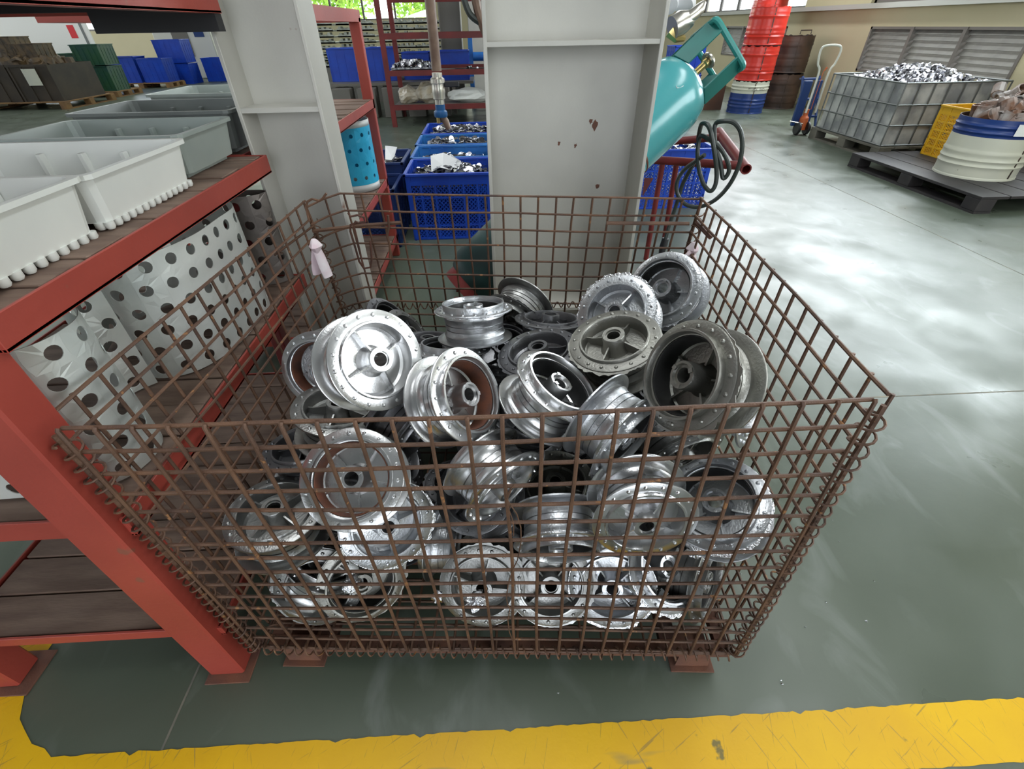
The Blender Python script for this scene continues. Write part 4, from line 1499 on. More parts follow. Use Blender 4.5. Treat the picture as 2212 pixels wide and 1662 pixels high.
# rags lying in the far blue crate
q = at(1512, 128, 'y', 9.9)
rg = MB()
for k in range(5):
    rg.tube([q + Vector((0.05 * k - 0.12, 0, -0.06)), q + Vector((0.05 * k - 0.10, 0.03, 0.03 + 0.02 * (k % 2))), q + Vector((0.05 * k - 0.06, 0, -0.05))], 0.028, 6)
o = link('grey_cloth', rg, M['rag'])
tag(o, 'crumpled grey cloth on the blue crate seen through the cylinder handle', 'cloth')


def paper(label, pts_, y, z):
    mb = MB()
    n = len(pts_)
    c = sum((Vector(p) for p in pts_), Vector()) / n
    vs = [c + Vector((0, 0.02, -0.02))] + [Vector(p) for p in pts_]
    mb.add(vs, [(0, 1 + k, 1 + (k + 1) % n) for k in range(n)])
    o = link('paper_sheet', mb, M['paper'], None, smooth=False)
    sm = o.modifiers.new('thickness', 'SOLIDIFY')
    sm.thickness = 0.0015
    tag(o, label, 'paper')
    return o


paper('crumpled white paper in the nearest blue crate, left sheet', [at(930, 337, 'y', 3.1), at(958, 330, 'y', 3.2), at(988, 345, 'y', 3.05), at(975, 368, 'y', 3.0), at(950, 362, 'y', 2.95), at(932, 372, 'y', 3.0)], 0, 0)
paper('crumpled white paper in the nearest blue crate, right sheet', [at(972, 332, 'y', 3.2), at(986, 342, 'y', 3.1), at(996, 348, 'y', 3.1), at(992, 364, 'y', 3.0), at(978, 362, 'y', 3.0), at(968, 350, 'y', 3.1)], 0, 0)
paper('sheet of white paper in the shade-darkened blue crate beside the rear rack', [at(832, 315, 'y', 3.5), at(858, 318, 'y', 3.55), at(852, 338, 'y', 3.4), at(846, 346, 'y', 3.35), at(832, 345, 'y', 3.3)], 0, 0)

# ------------------------------------------------------------------ teal gas cylinder on its stand
cb_ = at(1040, 600, 'z', 0.215)
ct_ = CAM_LOC + ray(1487, 172) * 2.18
axis = (ct_ - cb_).normalized()
Lc = (ct_ - cb_).length
GC = thing('gas_cylinder', 'teal gas cylinder tilted on a red pipe stand behind the wide column', 'gas cylinder', tuple(cb_))
side = axis.cross(ray(1460, 230)).normalized()
fwd = axis.cross(side)
Rg = Matrix((side, fwd, axis)).transposed().to_4x4()
GC.rotation_euler = Rg.to_euler()
rc = 0.178
prof = [(0.0001, -0.10), (0.09, -0.095), (0.15, -0.06), (rc, 0.0), (rc, Lc * 0.62), (rc, Lc * 0.70), (rc + 0.001, Lc - 0.16), (rc * 0.965, Lc - 0.10), (rc * 0.85, Lc - 0.045), (rc * 0.62, Lc - 0.010), (0.05, Lc + 0.006), (0.0001, Lc + 0.008)]
link('tank', MB().lathe([p for p in prof if p[1] > Lc * 0.5] if False else [(rc, Lc * 0.46)] + prof[4:], 48), M['teal'], GC)
link('lower_tank', MB().lathe(prof[:4] + [(rc, Lc * 0.46)], 48), M['teal_shade'], GC)  # lower end of the same tank, split off to carry painted shade
link('weld_band', MB().lathe([(rc + 0.0005, Lc * 0.70 - 0.006), (rc + 0.004, Lc * 0.70), (rc + 0.0005, Lc * 0.70 + 0.006)], 48), M['rust_plate'], GC)
link('foot_ring', MB().lathe([(0.135, -0.12), (0.140, -0.12), (0.140, -0.05), (0.135, -0.05)], 40, closed_profile=True), M['dark_red'], GC)
# carrying frame: four upright straps and a rounded square hoop, two rails on top
hh = 0.175
sq = 0.135
for k in range(4):
    a = math.pi / 4 + k * math.pi / 2 + 0.12
    m = Matrix.Rotation(a, 4, 'Z') @ Matrix.Translation((sq, 0, 0))
    link('handle_strap', MB().box(-0.004, 0.004, -0.046, 0.046, Lc - 0.03, Lc + hh, m=m, bev=0.0015), M['teal_dark'], GC, smooth=False)
for zz in (Lc + hh - 0.006, ):
    pts = []
    for k in range(4):
        a = k * math.pi / 2 + 0.12
        c = Vector((math.cos(a + math.pi / 4), math.sin(a + math.pi / 4), 0)) * (sq + 0.002)
        for j in range(7):
            b = a + math.pi / 4 + (j - 3) * math.radians(15)
            pts.append(c + Vector((math.cos(b), math.sin(b), 0)) * 0.022 + Vector((0, 0, zz)))
    link('handle_hoop', MB().tube(pts, 0.0135, 8, closed=True), M['teal_hoop'], GC)
link('handle_plate', MB().box(-0.07, 0.07, -0.004, 0.004, Lc + 0.0, Lc + 0.075, m=Matrix.Rotation(0.12 - math.pi / 4 + 0.0, 4, 'Z') @ Matrix.Translation((0, -sq * 0.98, 0)), bev=0.001), M['grey_plate'], GC, smooth=False)
vb = link('valve', MB().lathe([(0.0001, Lc), (0.026, Lc), (0.024, Lc + 0.03), (0.016, Lc + 0.035), (0.016, Lc + 0.09), (0.022, Lc + 0.095), (0.022, Lc + 0.11), (0.0001, Lc + 0.11)], 18), M['brass'], GC)
link('hand_wheel', MB().lathe([(0.010, Lc + 0.112), (0.034, Lc + 0.112), (0.038, Lc + 0.118), (0.034, Lc + 0.128), (0.010, Lc + 0.128)], 18, closed_profile=True), M['zinc'], vb)
inv = GC.matrix_basis.inverted()


def gl(px, py, t):
    return inv @ (CAM_LOC + ray(px, py) * t)


link('regulator', MB().tube([gl(1452, 60, 2.12), gl(1470, 50, 2.12), gl(1492, 40, 2.12)], [0.046, 0.050, 0.034], 18), M['zinc'], vb)
link('regulator_spindle', MB().tube([gl(1475, 48, 2.11), gl(1500, 30, 2.10), gl(1513, 17, 2.10), gl(1521, 5, 2.10)], [0.028, 0.027, 0.023, 0.010], 14), M['zinc'], vb)
link('gauge', MB().tube([gl(1485, 8, 2.20), gl(1478, 16, 2.17)], [0.040, 0.040], 20), M['paper'], vb)
link('gauge', MB().tube([gl(1453, 4, 2.20), gl(1447, 12, 2.17)], [0.036, 0.036], 20), M['paper'], vb)
link('outlet_nut', MB().tube([gl(1448, 66, 2.14), gl(1462, 82, 2.15), gl(1478, 83, 2.16)], [0.03, 0.022, 0.012], 8), M['brass'], vb)
# chalk scribble on the shoulder, built as thin raised stroke
chs = []
for (px, py) in ((1461, 186), (1462, 190), (1468, 190), (1476, 186), (1478, 180), (1473, 177), (1471, 174), (1477, 173), (1481, 175)):
    v = ray(px, py)
    # meet the tank surface
    best = None
    for k in range(160):
        t = 1.80 + k * 0.004
        p = inv @ (CAM_LOC + v * t)
        r = math.hypot(p.x, p.y)
        zt = p.z - (Lc - 0.10)
        lim = rc if zt < -0.06 else (rc * (1 - max(0, zt + 0.06) ** 2 * 22) if zt < 0.11 else 0)
        if r < lim + 0.0015:
            best = p
            break
    if best is not None:
        chs.append(best)
if len(chs) > 3:
    link('chalk_mark', MB().tube(chs, 0.0022, 5), M['chalk'], GC)

PS = thing('pipe_stand', 'dark red welded pipe stand carrying the tilted gas cylinder', 'stand', (1.6, 2.3, 0))


def psl(p):
    return Vector(p) - Vector((1.6, 2.3, 0))


ta = at(1405, 345, 'y', 2.25)
tb_ = at(1612, 366, 'y', 1.93)
te = at(1552, 285, 'y', 2.50)
link('long_pipe', MB().lathe([(0.020, 0.0), (0.026, 0.0), (0.026, 1.0), (0.020, 1.0)], 16, closed_profile=True,
                             m=Matrix.Translation(psl(tb_)) @ (te - tb_).to_track_quat('Z', 'Y').to_matrix().to_4x4() @ Matrix.Scale((te - tb_).length, 4, (0, 0, 1))), M['dark_red'], PS)
link('cross_pipe', MB().tube([psl(ta), psl(tb_.lerp(te, 0.08))], 0.021, 12), M['dark_red'], PS)
link('cross_pipe', MB().tube([psl(at(1430, 308, 'y', 2.6)), psl(te.lerp(tb_, 0.15))], 0.021, 12), M['dark_red'], PS)
for (a, b, y) in (((1432, 348), (1395, 560), 2.35), ((1462, 350), (1430, 548), 2.38)):
    p1 = at(*a, 'y', y)
    p0 = at(*b, 'z', 0.0)
    link('leg', MB().tube([psl(p0), psl(p1)], 0.016, 10), M['dark_red'], PS)
p1 = at(1548, 300, 'y', 2.45)
link('leg', MB().tube([psl((0.62, 2.0, 0.0)), psl(ta)], 0.016, 10), M['dark_red'], PS)
link('gusset', MB().add([psl(at(1392, 385, 'y', 2.24)), psl(at(1412, 385, 'y', 2.24)), psl(at(1388, 425, 'y', 2.24)),
                         psl(at(1392, 385, 'y', 2.25)), psl(at(1412, 385, 'y', 2.25)), psl(at(1388, 425, 'y', 2.25))],
                        [(0, 1, 2), (5, 4, 3), (0, 3, 4, 1), (1, 4, 5, 2), (2, 5, 3, 0)]), M['dark_red'], PS, smooth=False)
link('base_channel', MB().box(-1.25, -0.9, -0.52, -0.46, 0.0, 0.05).box(-1.25, 0.05, -0.30, -0.25, 0.0, 0.04), M['dark_red'], PS, smooth=False)


def smooth_path(pts, k=8):
    P = [Vector(p) for p in pts]
    out = []
    for i in range(len(P) - 1):
        p0, p1, p2, p3 = P[max(i - 1, 0)], P[i], P[i + 1], P[min(i + 2, len(P) - 1)]
        for j in range(k):
            t = j / k
            out.append(0.5 * ((2 * p1) + (-p0 + p2) * t + (2 * p0 - 5 * p1 + 4 * p2 - p3) * t * t + (-p0 + 3 * p1 - 3 * p2 + p3) * t ** 3))
    out.append(P[-1])
    return out


hz = 1.86
HP = [(1508, 300, 2.05), (1516, 268, 1.95), (1532, 275, 1.88), (1542, 320, 1.86), (1548, 370, 1.86), (1545, 400, 1.86), (1534, 413, 1.87), (1520, 398, 1.9), (1510, 365, 1.93), (1507, 330, 1.97),
      (1513, 295, 1.97), (1530, 300, 1.9), (1556, 320, 1.87), (1572, 350, 1.86), (1574, 372, 1.86), (1562, 385, 1.87), (1556, 350, 1.88), (1545, 310, 1.9), (1545, 270, 1.93), (1562, 262, 1.9), (1585, 265, 1.87), (1600, 285, 1.85),
      (1603, 320, 1.84), (1595, 360, 1.84), (1575, 400, 1.86), (1545, 432, 1.9), (1510, 447, 1.95), (1480, 441, 1.99), (1464, 420, 2.02), (1462, 395, 2.03), (1475, 370, 2.02), (1500, 350, 1.98), (1522, 335, 1.92)]
hs = link('rubber_hose', MB().tube(smooth_path([at(a, b, 'y', y) for a, b, y in HP], 7), 0.0105, 9), M['hose'])
tag(hs, 'black rubber hose looped over the end of the red pipe stand', 'hose')
HP2 = [(1500, 350, 2.0), (1488, 372, 2.05), (1474, 400, 2.08), (1462, 440, 2.1), (1448, 480, 2.12), (1438, 515, 2.12)]
link('hose_tail', MB().tube(smooth_path([at(a, b, 'y', y) for a, b, y in HP2], 6), 0.0105, 9), M['hose'], hs)
link('hose_end', MB().tube([at(1438, 515, 'y', 2.12), at(1432, 535, 'y', 2.12), at(1428, 552, 'y', 2.12)], [0.020, 0.022, 0.016], 10), M['black'], hs)

# ------------------------------------------------------------------ hanging air pipe
AP = thing('air_drop_pipe', 'brown air pipe hanging from above with a steel valve and blue coupling', 'pipe', (0.235, 3.4, 0))
link('pipe', MB().tube([(0.0, 0, ZC), (0.0, 0, 1.0)], 0.034, 16), M['pipe_brown'], AP)
link('valve_body', MB().lathe([(0.0001, 0.99), (0.036, 0.99), (0.036, 0.965), (0.050, 0.955), (0.050, 0.93), (0.045, 0.925), (0.045, 0.90), (0.048, 0.88), (0.044, 0.86), (0.044, 0.835), (0.034, 0.83), (0.034, 0.80), (0.0001, 0.80)][::-1], 20), M['zinc'], AP)
link('valve_lever', MB().box(0.045, 0.15, -0.012, 0.012, 0.905, 0.935, bev=0.004), M['black'], AP)
link('blue_coupling', MB().lathe([(0.0001, 0.72), (0.046, 0.72), (0.050, 0.735), (0.048, 0.755), (0.036, 0.765), (0.036, 0.80), (0.0001, 0.80)], 20), M['blue_fit'], AP)
link('nozzle', MB().tube([(0.01, 0, 0.72), (0.03, 0, 0.69), (0.05, -0.01, 0.64)], [0.022, 0.026, 0.020], 12), M['pipe_brown'], AP)
link('nozzle', MB().tube([(-0.02, 0, 0.72), (-0.022, 0, 0.68)], [0.015, 0.013], 10), M['brass'], AP)
for k, pp in enumerate([[(985, -60), (1000, -10), (1015, 30), (1040, 50), (1062, 60)], [(1020, -60), (1028, 0), (1038, 40), (1052, 75), (1068, 90)]]):
    o = link('air_hose', MB().tube(smooth_path([at(a, b, 'y', 3.0) for a, b in pp], 6), 0.018 if k == 0 else 0.026, 9), M['pipe_brown'] if k else M['hose'])
    tag(o, ['thin dark hose curving behind the wide column at the top', 'thick brown hose curving behind the wide column at the top'][k], 'hose')

# ------------------------------------------------------------------ far rack with shelves and its goods
R3 = thing('storage_rack', 'dark red shelf rack far behind the hanging air pipe', 'rack', (0, 0, 0))
for (x, y) in ((-0.93, 7.80), (-0.93, 8.9), (2.3, 7.80), (2.3, 8.9)):
    link('post', MB().box(x, x + 0.07, y, y + 0.05, 0, 2.1), M['dark_red'], R3, smooth=False)
for z in (0.30, 0.74, 1.18, 1.62):
    link('shelf_rail', MB().box(-0.86, 2.3, 7.80, 7.84, z - 0.07, z), M['dark_red'], R3, smooth=False)
    link('shelf_rail', MB().box(-0.86, 2.3, 8.9, 8.94, z - 0.07, z), M['dark_red'], R3, smooth=False)
    for k in range(6):
        y = 7.85 + k * 0.175
        if z < 0.5 or k < (2 if z < 1 else 3):
            link('shelf_board', MB().box(-0.86, 2.3, y, y + 0.165, z - 0.03, z - 0.005), M['machine'], R3, smooth=False)


def lumpy(label, name, cat, c, r, mt, seed, sz=(1, 1, 0.6)):
    mb = MB()
    prof = []
    for k in range(9):
        a = math.pi * k / 8
        prof.append((max(0.0001, math.sin(a) * r), -math.cos(a) * r))
    mb.lathe(prof, 16)
    mb.v = [tuple(Vector((v[0] * sz[0], v[1] * sz[1], v[2] * sz[2])) * (1 + 0.35 * noise.noise(Vector(v) / r * 1.6 + Vector((seed, 0, 0)))) + Vector(c)) for v in mb.v]
    o = link(name, mb, mt, None, smooth=False)
    return tag(o, label, cat)


lumpy('crumpled clear bag of parts at the left end of the far rack', 'plastic_bag', 'bag', (-0.66, 8.1, 0.40), 0.16, M['plastic_bag'], 1, (1.1, 1, 0.75))
lumpy('crumpled clear bag of parts beside another, on the far rack', 'plastic_bag', 'bag', (-0.36, 8.1, 0.42), 0.19, M['plastic_bag'], 4, (1.0, 1, 0.75))
lumpy('wrapped white bundle on the lowest shelf of the far rack', 'wrapped_bundle', 'bundle', (0.28, 8.05, 0.385), 0.20, M['tray_white'], 7, (1.5, 0.8, 0.5))
stampings('small_castings', 'small bright castings on the middle shelf of the far rack', -0.85, -0.2, 7.85, 8.2, 0.80, 0.06, 70, 12, M['stamp'], size=0.04, ring=True)
stampings('small_castings', 'few scattered parts on the middle shelf right of the air pipe', 0.1, 0.9, 7.85, 8.1, 0.765, 0.0, 14, 13, M['stamp'], size=0.03, ring=True)
# crates, machines and stacked trays behind the far rack
G2 = 'blue crates behind the far rack'
for k, (x0, x1, y, z0, h, lab) in enumerate([(-2.15, -1.55, 9.3, 0.5, 0.48, 'blue crate behind the rear rack, leftmost of the far row'),
                                             (-1.50, -0.98, 9.3, 0.5, 0.48, 'blue crate left of the dark red far rack'),
                                             (-0.90, -0.40, 9.4, 0.5, 0.40, 'low blue crate behind the far rack posts'),
                                             (-0.36, 0.30, 9.15, 0.5, 0.42, 'tall blue crate behind the hanging air pipe'),
                                             (0.60, 1.25, 9.2, 0.0, 0.48, 'blue crate low behind the wide column edge')]):
    crate(lab, x0, x1, y, y + 0.5, z0, h, M['crate_blue'], G2, cols=4, rows=3, lattice=False)
st = thing('work_table', 'dark steel table carrying the far blue crates', 'table', (-0.5, 9.5, 0))
link('table_top', MB().box(-1.75, 0.85, -0.5, 0.5, 0.46, 0.498), M['machine'], st, smooth=False)
for (x, y) in ((-1.7, -0.45), (0.5, -0.45), (-1.7, 0.45), (0.5, 0.45)):
    link('leg', MB().box(x - 0.03, x + 0.03, y - 0.03, y + 0.03, 0, 0.46), M['machine'], st, smooth=False)
for k in range(5):
    x = -2.05 + k * 0.42
    o = link('steel_box', MB().box(x, x + 0.30, 8.8, 9.15 - 0.002, 0.0, 0.44, bev=0.01), M['machine'])
    tag(o, 'dark steel box on the floor in front of the far crates, %s' % ['leftmost', 'second from the left', 'third from the left', 'fourth from the left', 'rightmost'][k], 'box', 'dark steel boxes under the far crates')
# stacked casting trays against the back window
tn = 0
for cx in (-2.75, -1.95, -1.15, -0.45):
    T = thing('tray_stack', 'tall pale stack of casting trays before the back window, %s' % ['leftmost', 'second from the left', 'second from the right', 'rightmost'][tn], 'tray stack', (cx, 11.3, 0), group='pale tray stacks by the back window')
    tn += 1
    link('stand', MB().box(-0.36, 0.36, -0.3, 0.3, 0, 0.62), M['machine'], T, smooth=False)
    for k in range(8):
        z = 0.63 + k * 0.095
        tr_ = MB().box(-0.36, 0.36, -0.3, 0.3, z, z + 0.022).box(-0.36, 0.36, -0.3, -0.28, z, z + 0.045)
        rr = random.Random(tn * 10 + k)
        for q in range(7):
            x = -0.33 + q * 0.095
            tr_.box(x, x + 0.05, -0.29, -0.1, z + 0.02, z + 0.05 + 0.035 * rr.random())
        link('casting_tray', tr_, M['castings'], T, smooth=False)

# far column and cabinet behind the far rack
fc = thing('far_column', 'dark grey steel column behind the far rack', 'column', (-0.035, 10.2, 0))
link('web', MB().box(-0.19, 0.19, -0.01, 0.01, 0, ZC), M['machine'], fc, smooth=False)
link('flange', MB().box(-0.20, -0.185, -0.12, 0.12, 0, ZC), M['machine'], fc, smooth=False)
link('flange', MB().box(0.185, 0.20, -0.12, 0.12, 0, ZC), M['column'], fc, smooth=False)
cbn = thing('steel_cabinet', 'tall grey steel cabinet with two doors behind the far rack', 'cabinet', (0.70, 11.5, 0))
link('body', MB().box(-0.45, 0.45, -0.2, 0.3, 0, 2.0), M['column'], cbn, smooth=False)
link('door', MB().box(-0.44, -0.01, -0.215, -0.2, 0.05, 1.97), M['column'], cbn, smooth=False)
link('door', MB().box(0.01, 0.44, -0.215, -0.2, 0.05, 1.97), M['column'], cbn, smooth=False)
bm = thing('lifting_frame', 'blue painted tubular frame behind the far rack', 'frame', (0.55, 9.9, 0))
link('upright', MB().box(-0.28, -0.20, -0.04, 0.04, 0, 1.15), M['crate_light'], bm, smooth=False)
link('cross_tube', MB().tube([(-0.2, 0, 0.80), (0.6, 0, 0.80)], 0.07, 12), M['crate_light'], bm)

# ------------------------------------------------------------------ right side: drums, tank, pallets
def half_drum(label, cx, cy, z0, h, mats, r=0.285, rz=0.0, group='half drums stacked by the right wall', ragged=True, open_top=True):
    t = thing('half_drum', label, 'drum', (cx, cy, z0), (0, 0, rz), group)
    def ringprof(za, zb, bumps):
        n = 22
        o = []
        for k in range(n + 1):
            z = za + (zb - za) * k / n
            dr = 0
            for b in bumps:
                dr += 0.009 * math.exp(-((z - b) / 0.010) ** 2)
            o.append((r + dr, z))
        return o
    split = mats[2] if len(mats) > 2 else None
    b1 = [h * 0.22, h * 0.33, h * 0.44, h * 0.78, h * 0.88] if not open_top or True else []
    def wob(a, rr_, z):
        return 0
    if split:
        lo = ringprof(0.0, split, b1)
        hi = ringprof(split, h, b1)
        link('lower_band', MB().lathe(lo, 40), M[mats[0]], t)
        link('upper_band', MB().lathe(hi, 40), M[mats[1]], t)
    else:
        link('shell', MB().lathe(ringprof(0.0, h, b1), 40), M[mats[0]], t)
    link('inner_wall', MB().lathe([(r - 0.004, 0.012), (r - 0.004, h), (r, h)], 40), M['drum_dark'], t)
    link('drum_bottom', MB().lathe([(0.0001, 0.008), (r - 0.004, 0.008), (r + 0.004, 0.0), (r + 0.004, 0.014), (r, 0.02)], 40), M[mats[0]], t)
    if ragged:
        mb = MB()
        rr = random.Random(int(cx * 100))
        N = 60
        vs = []
        for k in range(N):
            a = 2 * math.pi * k / N
            vs.append((r * math.cos(a), r * math.sin(a), h - 0.002))
        for k in range(N):
            a = 2 * math.pi * k / N
            e = 0.003 + 0.02 * (rr.random() ** 3)
            vs.append(((r + 0.001) * math.cos(a), (r + 0.001) * math.sin(a), h + e))
        mb.add(vs, [(k, (k + 1) % N, N + (k + 1) % N, N + k) for k in range(N)])
        link('torn_edge', mb, M[mats[1] if split else mats[0]], t, smooth=False)
    link('weld_seam', MB().box(r - 0.001, r + 0.004, -0.006, 0.006, 0.02, h - 0.004, m=Matrix.Rotation(math.radians(-100), 4, 'Z')), M['drum_dark'], t, smooth=False)
    return t


DX, DY = 5.02, 8.50
DRUM0 = half_drum('blue half drum with white upper band at the foot of the red stack', DX, DY, 0.0, 0.445, ('drum_blue', 'drum_white', 0.29))
half_drum('red half drum in the middle of the stack, on the blue and white one', DX + 0.01, DY, 0.470, 0.445, ('drum_red',))
half_drum('red half drum on top of the stack', DX + 0.02, DY + 0.01, 0.940, 0.46, ('drum_red',))
half_drum('dark dirty half drum on the floor behind the red stack', 5.80, 9.0, 0.0, 0.50, ('drum_dark',), r=0.33)
DRUM1 = half_drum('dark dirty drum with wire handle on top, against the wall', 5.82, 9.02, 0.53, 0.50, ('drum_dark',), r=0.32)
half_drum('red half drum peeping out behind the topmost red one', 5.62, 9.75, 1.06, 0.46, ('drum_red',))
half_drum('dark half drum under the hidden red one', 5.62, 9.75, 0.54, 0.49, ('drum_dark',))
half_drum('dark half drum at the bottom behind the red stack', 5.62, 9.75, 0.0, 0.51, ('drum_dark',))
o = link('wire_handle', MB().tube([(5.74, 8.72, 1.06), (5.74, 8.72, 1.11), (5.92, 8.72, 1.11), (5.92, 8.72, 1.06)], 0.008, 6), M['drum_dark'], DRUM1)
o.location = (-5.82, -9.02, -0.53)
# lettering on the white band of the foot drum
tx = bpy.data.curves.new('drum_text', 'FONT')
tx.body = 'PETROL  IND'
tx.size = 0.042
tx.extrude = 0.0005
txt = bpy.data.objects.new('lettering_source', tx)
tme = bpy.data.meshes.new_from_object(txt)
bpy.data.objects.remove(txt)
tme.materials.clear()
txo = link('band_lettering', tme, M['drum_dark'], None, smooth=False)
dn = Vector((CAM_LOC.x - DX, CAM_LOC.y - DY, 0)).normalized()
sd = Vector((0, 0, 1)).cross(dn)
txo.matrix_world = Matrix.Translation(Vector((DX, DY, 0.345)) + dn * 0.2885 - sd * 0.02) @ Matrix((sd, Vector((0, 0, 1)), dn)).transposed().to_4x4()
txo.matrix_world = Matrix.Translation((-DX, -DY, 0)) @ txo.matrix_basis
txo.parent = DRUM0
txo['label'] = 'faded dark lettering'
bx = thing('wooden_box', 'brown wooden box on the floor left of the blue and white drum', 'box', (4.62, 8.95, 0))
link('box_side', MB().box(-0.2, 0.12, -0.15, -0.135, 0, 0.42), M['carton'], bx, smooth=False)
link('box_side', MB().box(-0.2, 0.12, 0.135, 0.15, 0, 0.42), M['carton'], bx, smooth=False)
link('box_end', MB().box(-0.2, -0.185, -0.135, 0.135, 0, 0.42), M['carton'], bx, smooth=False)
link('box_end', MB().box(0.105, 0.12, -0.135, 0.135, 0, 0.42), M['carton'], bx, smooth=False)
link('box_bottom', MB().box(-0.185, 0.105, -0.135, 0.135, 0, 0.02), M['carton'], bx, smooth=False)


def pallet(label, x0, x1, y0, y1, h, mt, z0=0.0, group=None):
    t = thing('pallet', label, 'pallet', ((x0 + x1) / 2, (y0 + y1) / 2, z0), group=group)
    hx, hy = (x1 - x0) / 2, (y1 - y0) / 2
    n = 7
    for k in range(n):
        x = -hx + (2 * hx) * k / n
        link('deck_board', MB().box(x, x + 2 * hx / n - 0.012, -hy, hy, h - 0.022, h, bev=0.002), mt, t, smooth=False)
    for i in (-1, 0, 1):
        for j in (-1, 0, 1):
            cx, cy = i * (hx - 0.07), j * (hy - 0.07)
            link('block', MB().box(cx - 0.07, cx + 0.07, cy - 0.07, cy + 0.07, 0.018, h - 0.022, bev=0.003), mt, t, smooth=False)
    for i in (-1, 0, 1):
        cx = i * (hx - 0.07)
        link('bottom_board', MB().box(cx - 0.07, cx + 0.07, -hy, hy, 0.0, 0.018), mt, t, smooth=False)
    return t


pallet('grey pallet under the cut-down caged tank', 4.86, 6.06, 4.86, 6.20, 0.13, M['pallet_grey'])
pallet('black plastic pallet under the blue and white drum at the right edge', 4.42, 6.1, 3.05, 4.66, 0.13, M['pallet_black'])
# cut-down tank in a bar cage
IX0, IX1, IY0, IY1, IZ0, IZ1 = 4.88, 6.00, 4.90, 6.14, 0.13, 0.715
TK = thing('caged_tank', 'cut-down dirty white plastic tank in a steel bar cage, full of scrap', 'tank', ((IX0 + IX1) / 2, (IY0 + IY1) / 2, IZ0))
hx, hy, hzz = (IX1 - IX0) / 2, (IY1 - IY0) / 2, IZ1 - IZ0
tb2 = MB()
for (a, b, c, d) in ((-hx + .02, hx - .02, -hy + .02, -hy + .03), (-hx + .02, hx - .02, hy - .03, hy - .02), (-hx + .02, -hx + .03, -hy + .03, hy - .03), (hx - .03, hx - .02, -hy + .03, hy - .03)):
    tb2.box(a, b, c, d, 0.0, hzz - 0.005)
tb2.box(-hx + .03, hx - .03, -hy + .03, hy - .03, 0.0, 0.01)
link('tank_shell', tb2, M['ibc'], TK, smooth=False)
for z in (0.01, 0.20, 0.39, hzz):
    pts = [(-hx, -hy, z), (hx, -hy, z), (hx, hy, z), (-hx, hy, z)]
    link('level_bar', MB().tube([(-hx, -hy, z), (hx, -hy, z)], 0.009, 6).tube([(-hx, hy, z), (hx, hy, z)], 0.009, 6).tube([(-hx, -hy, z), (-hx, hy, z)], 0.009, 6).tube([(hx, -hy, z), (hx, hy, z)], 0.009, 6), M['galv'], TK)
for k in range(9):
    y = -hy + 2 * hy * k / 8
    link('upright_bar', MB().tube([(-hx, y, 0), (-hx, y, hzz)], 0.008, 6), M['galv'], TK)
for k in range(1, 8):
    x = -hx + 2 * hx * k / 7
    link('upright_bar', MB().tube([(x, -hy, 0), (x, -hy, hzz)], 0.008, 6), M['galv'], TK)
stampings('metal_scrap', 'glittering bluish metal scrap heaped in the caged tank', IX0 + 0.04, IX1 - 0.04, IY0 + 0.04, IY1 - 0.04, IZ1 - 0.03, 0.14, 420, 31, M['stamp'], size=0.042, ring=True, cat='scrap')
crate('yellow plastic crate with small holes beside the half drum', 5.04, 5.40, 4.13, 4.56, 0.13, 0.44, M['crate_yellow'], 'yellow crate', cols=3, rows=5)
DRX, DRY = 4.93, 3.74
half_drum('blue over cream half drum full of rusty scrap at the right edge of the photo', DRX, DRY, 0.13, 0.45, ('drum_white', 'drum_blue', 0.32), r=0.29, rz=0.35, ragged=False)
o = link('drum_placard', MB().lathe([(0.3015, 0.345), (0.3025, 0.345), (0.3025, 0.43), (0.3015, 0.43)], 12, a0=math.radians(-112), a1=math.radians(-82), closed_profile=True, m=Matrix.Translation((DRX, DRY, 0.13))), M['tray_white'])
tag(o, 'pale square sticker on the blue band of the scrap drum', 'sticker')
mb = MB()
rr = random.Random(77)
for k in range(70):
    a = rr.random() * 6.28
    r = 0.23 * math.sqrt(rr.random())
    z = 0.545 + 0.10 * (1 - (r / 0.25) ** 2) + rr.random() * 0.03
    m = Matrix.Translation((DRX + r * math.cos(a), DRY + r * math.sin(a), z)) @ Matrix.Rotation(rr.random() * 6.28, 4, 'Z') @ Matrix.Rotation(rr.gauss(0, 0.9), 4, 'X')
    s = 0.03 + 0.03 * rr.random()
    mb.lathe([(s * 0.8, -0.05), (s, -0.05), (s, 0.05), (s * 0.8, 0.05)], 9, m=m, closed_profile=True)
o = link('rusty_scrap', mb, M['scrap_brown'], None, smooth=False)
tag(o, 'heap of rusty and silver scrap rings on the blue and cream half drum', 'scrap', kind='stuff')
mb = MB()
for k in range(60):
    m = Matrix.Translation((5.47 + rr.random() * 0.55, 4.05 + rr.random() * 0.45, 0.60 + rr.random() * 0.09)) @ Matrix.Rotation(rr.random() * 6.28, 4, 'Z') @ Matrix.Rotation(rr.gauss(0, 0.9), 4, 'X')
    s = 0.03 + 0.03 * rr.random()
    mb.lathe([(s * 0.8, -0.05), (s, -0.05), (s, 0.05), (s * 0.8, 0.05)], 9, m=m, closed_profile=True)
mb.box(5.45, 6.05, 4.02, 4.52, 0.13, 0.60)
o = link('scrap_bin', mb, M['scrap_brown'], None, smooth=False)
tag(o, 'dark bin of brown scrap behind the blue and cream half drum', 'bin')

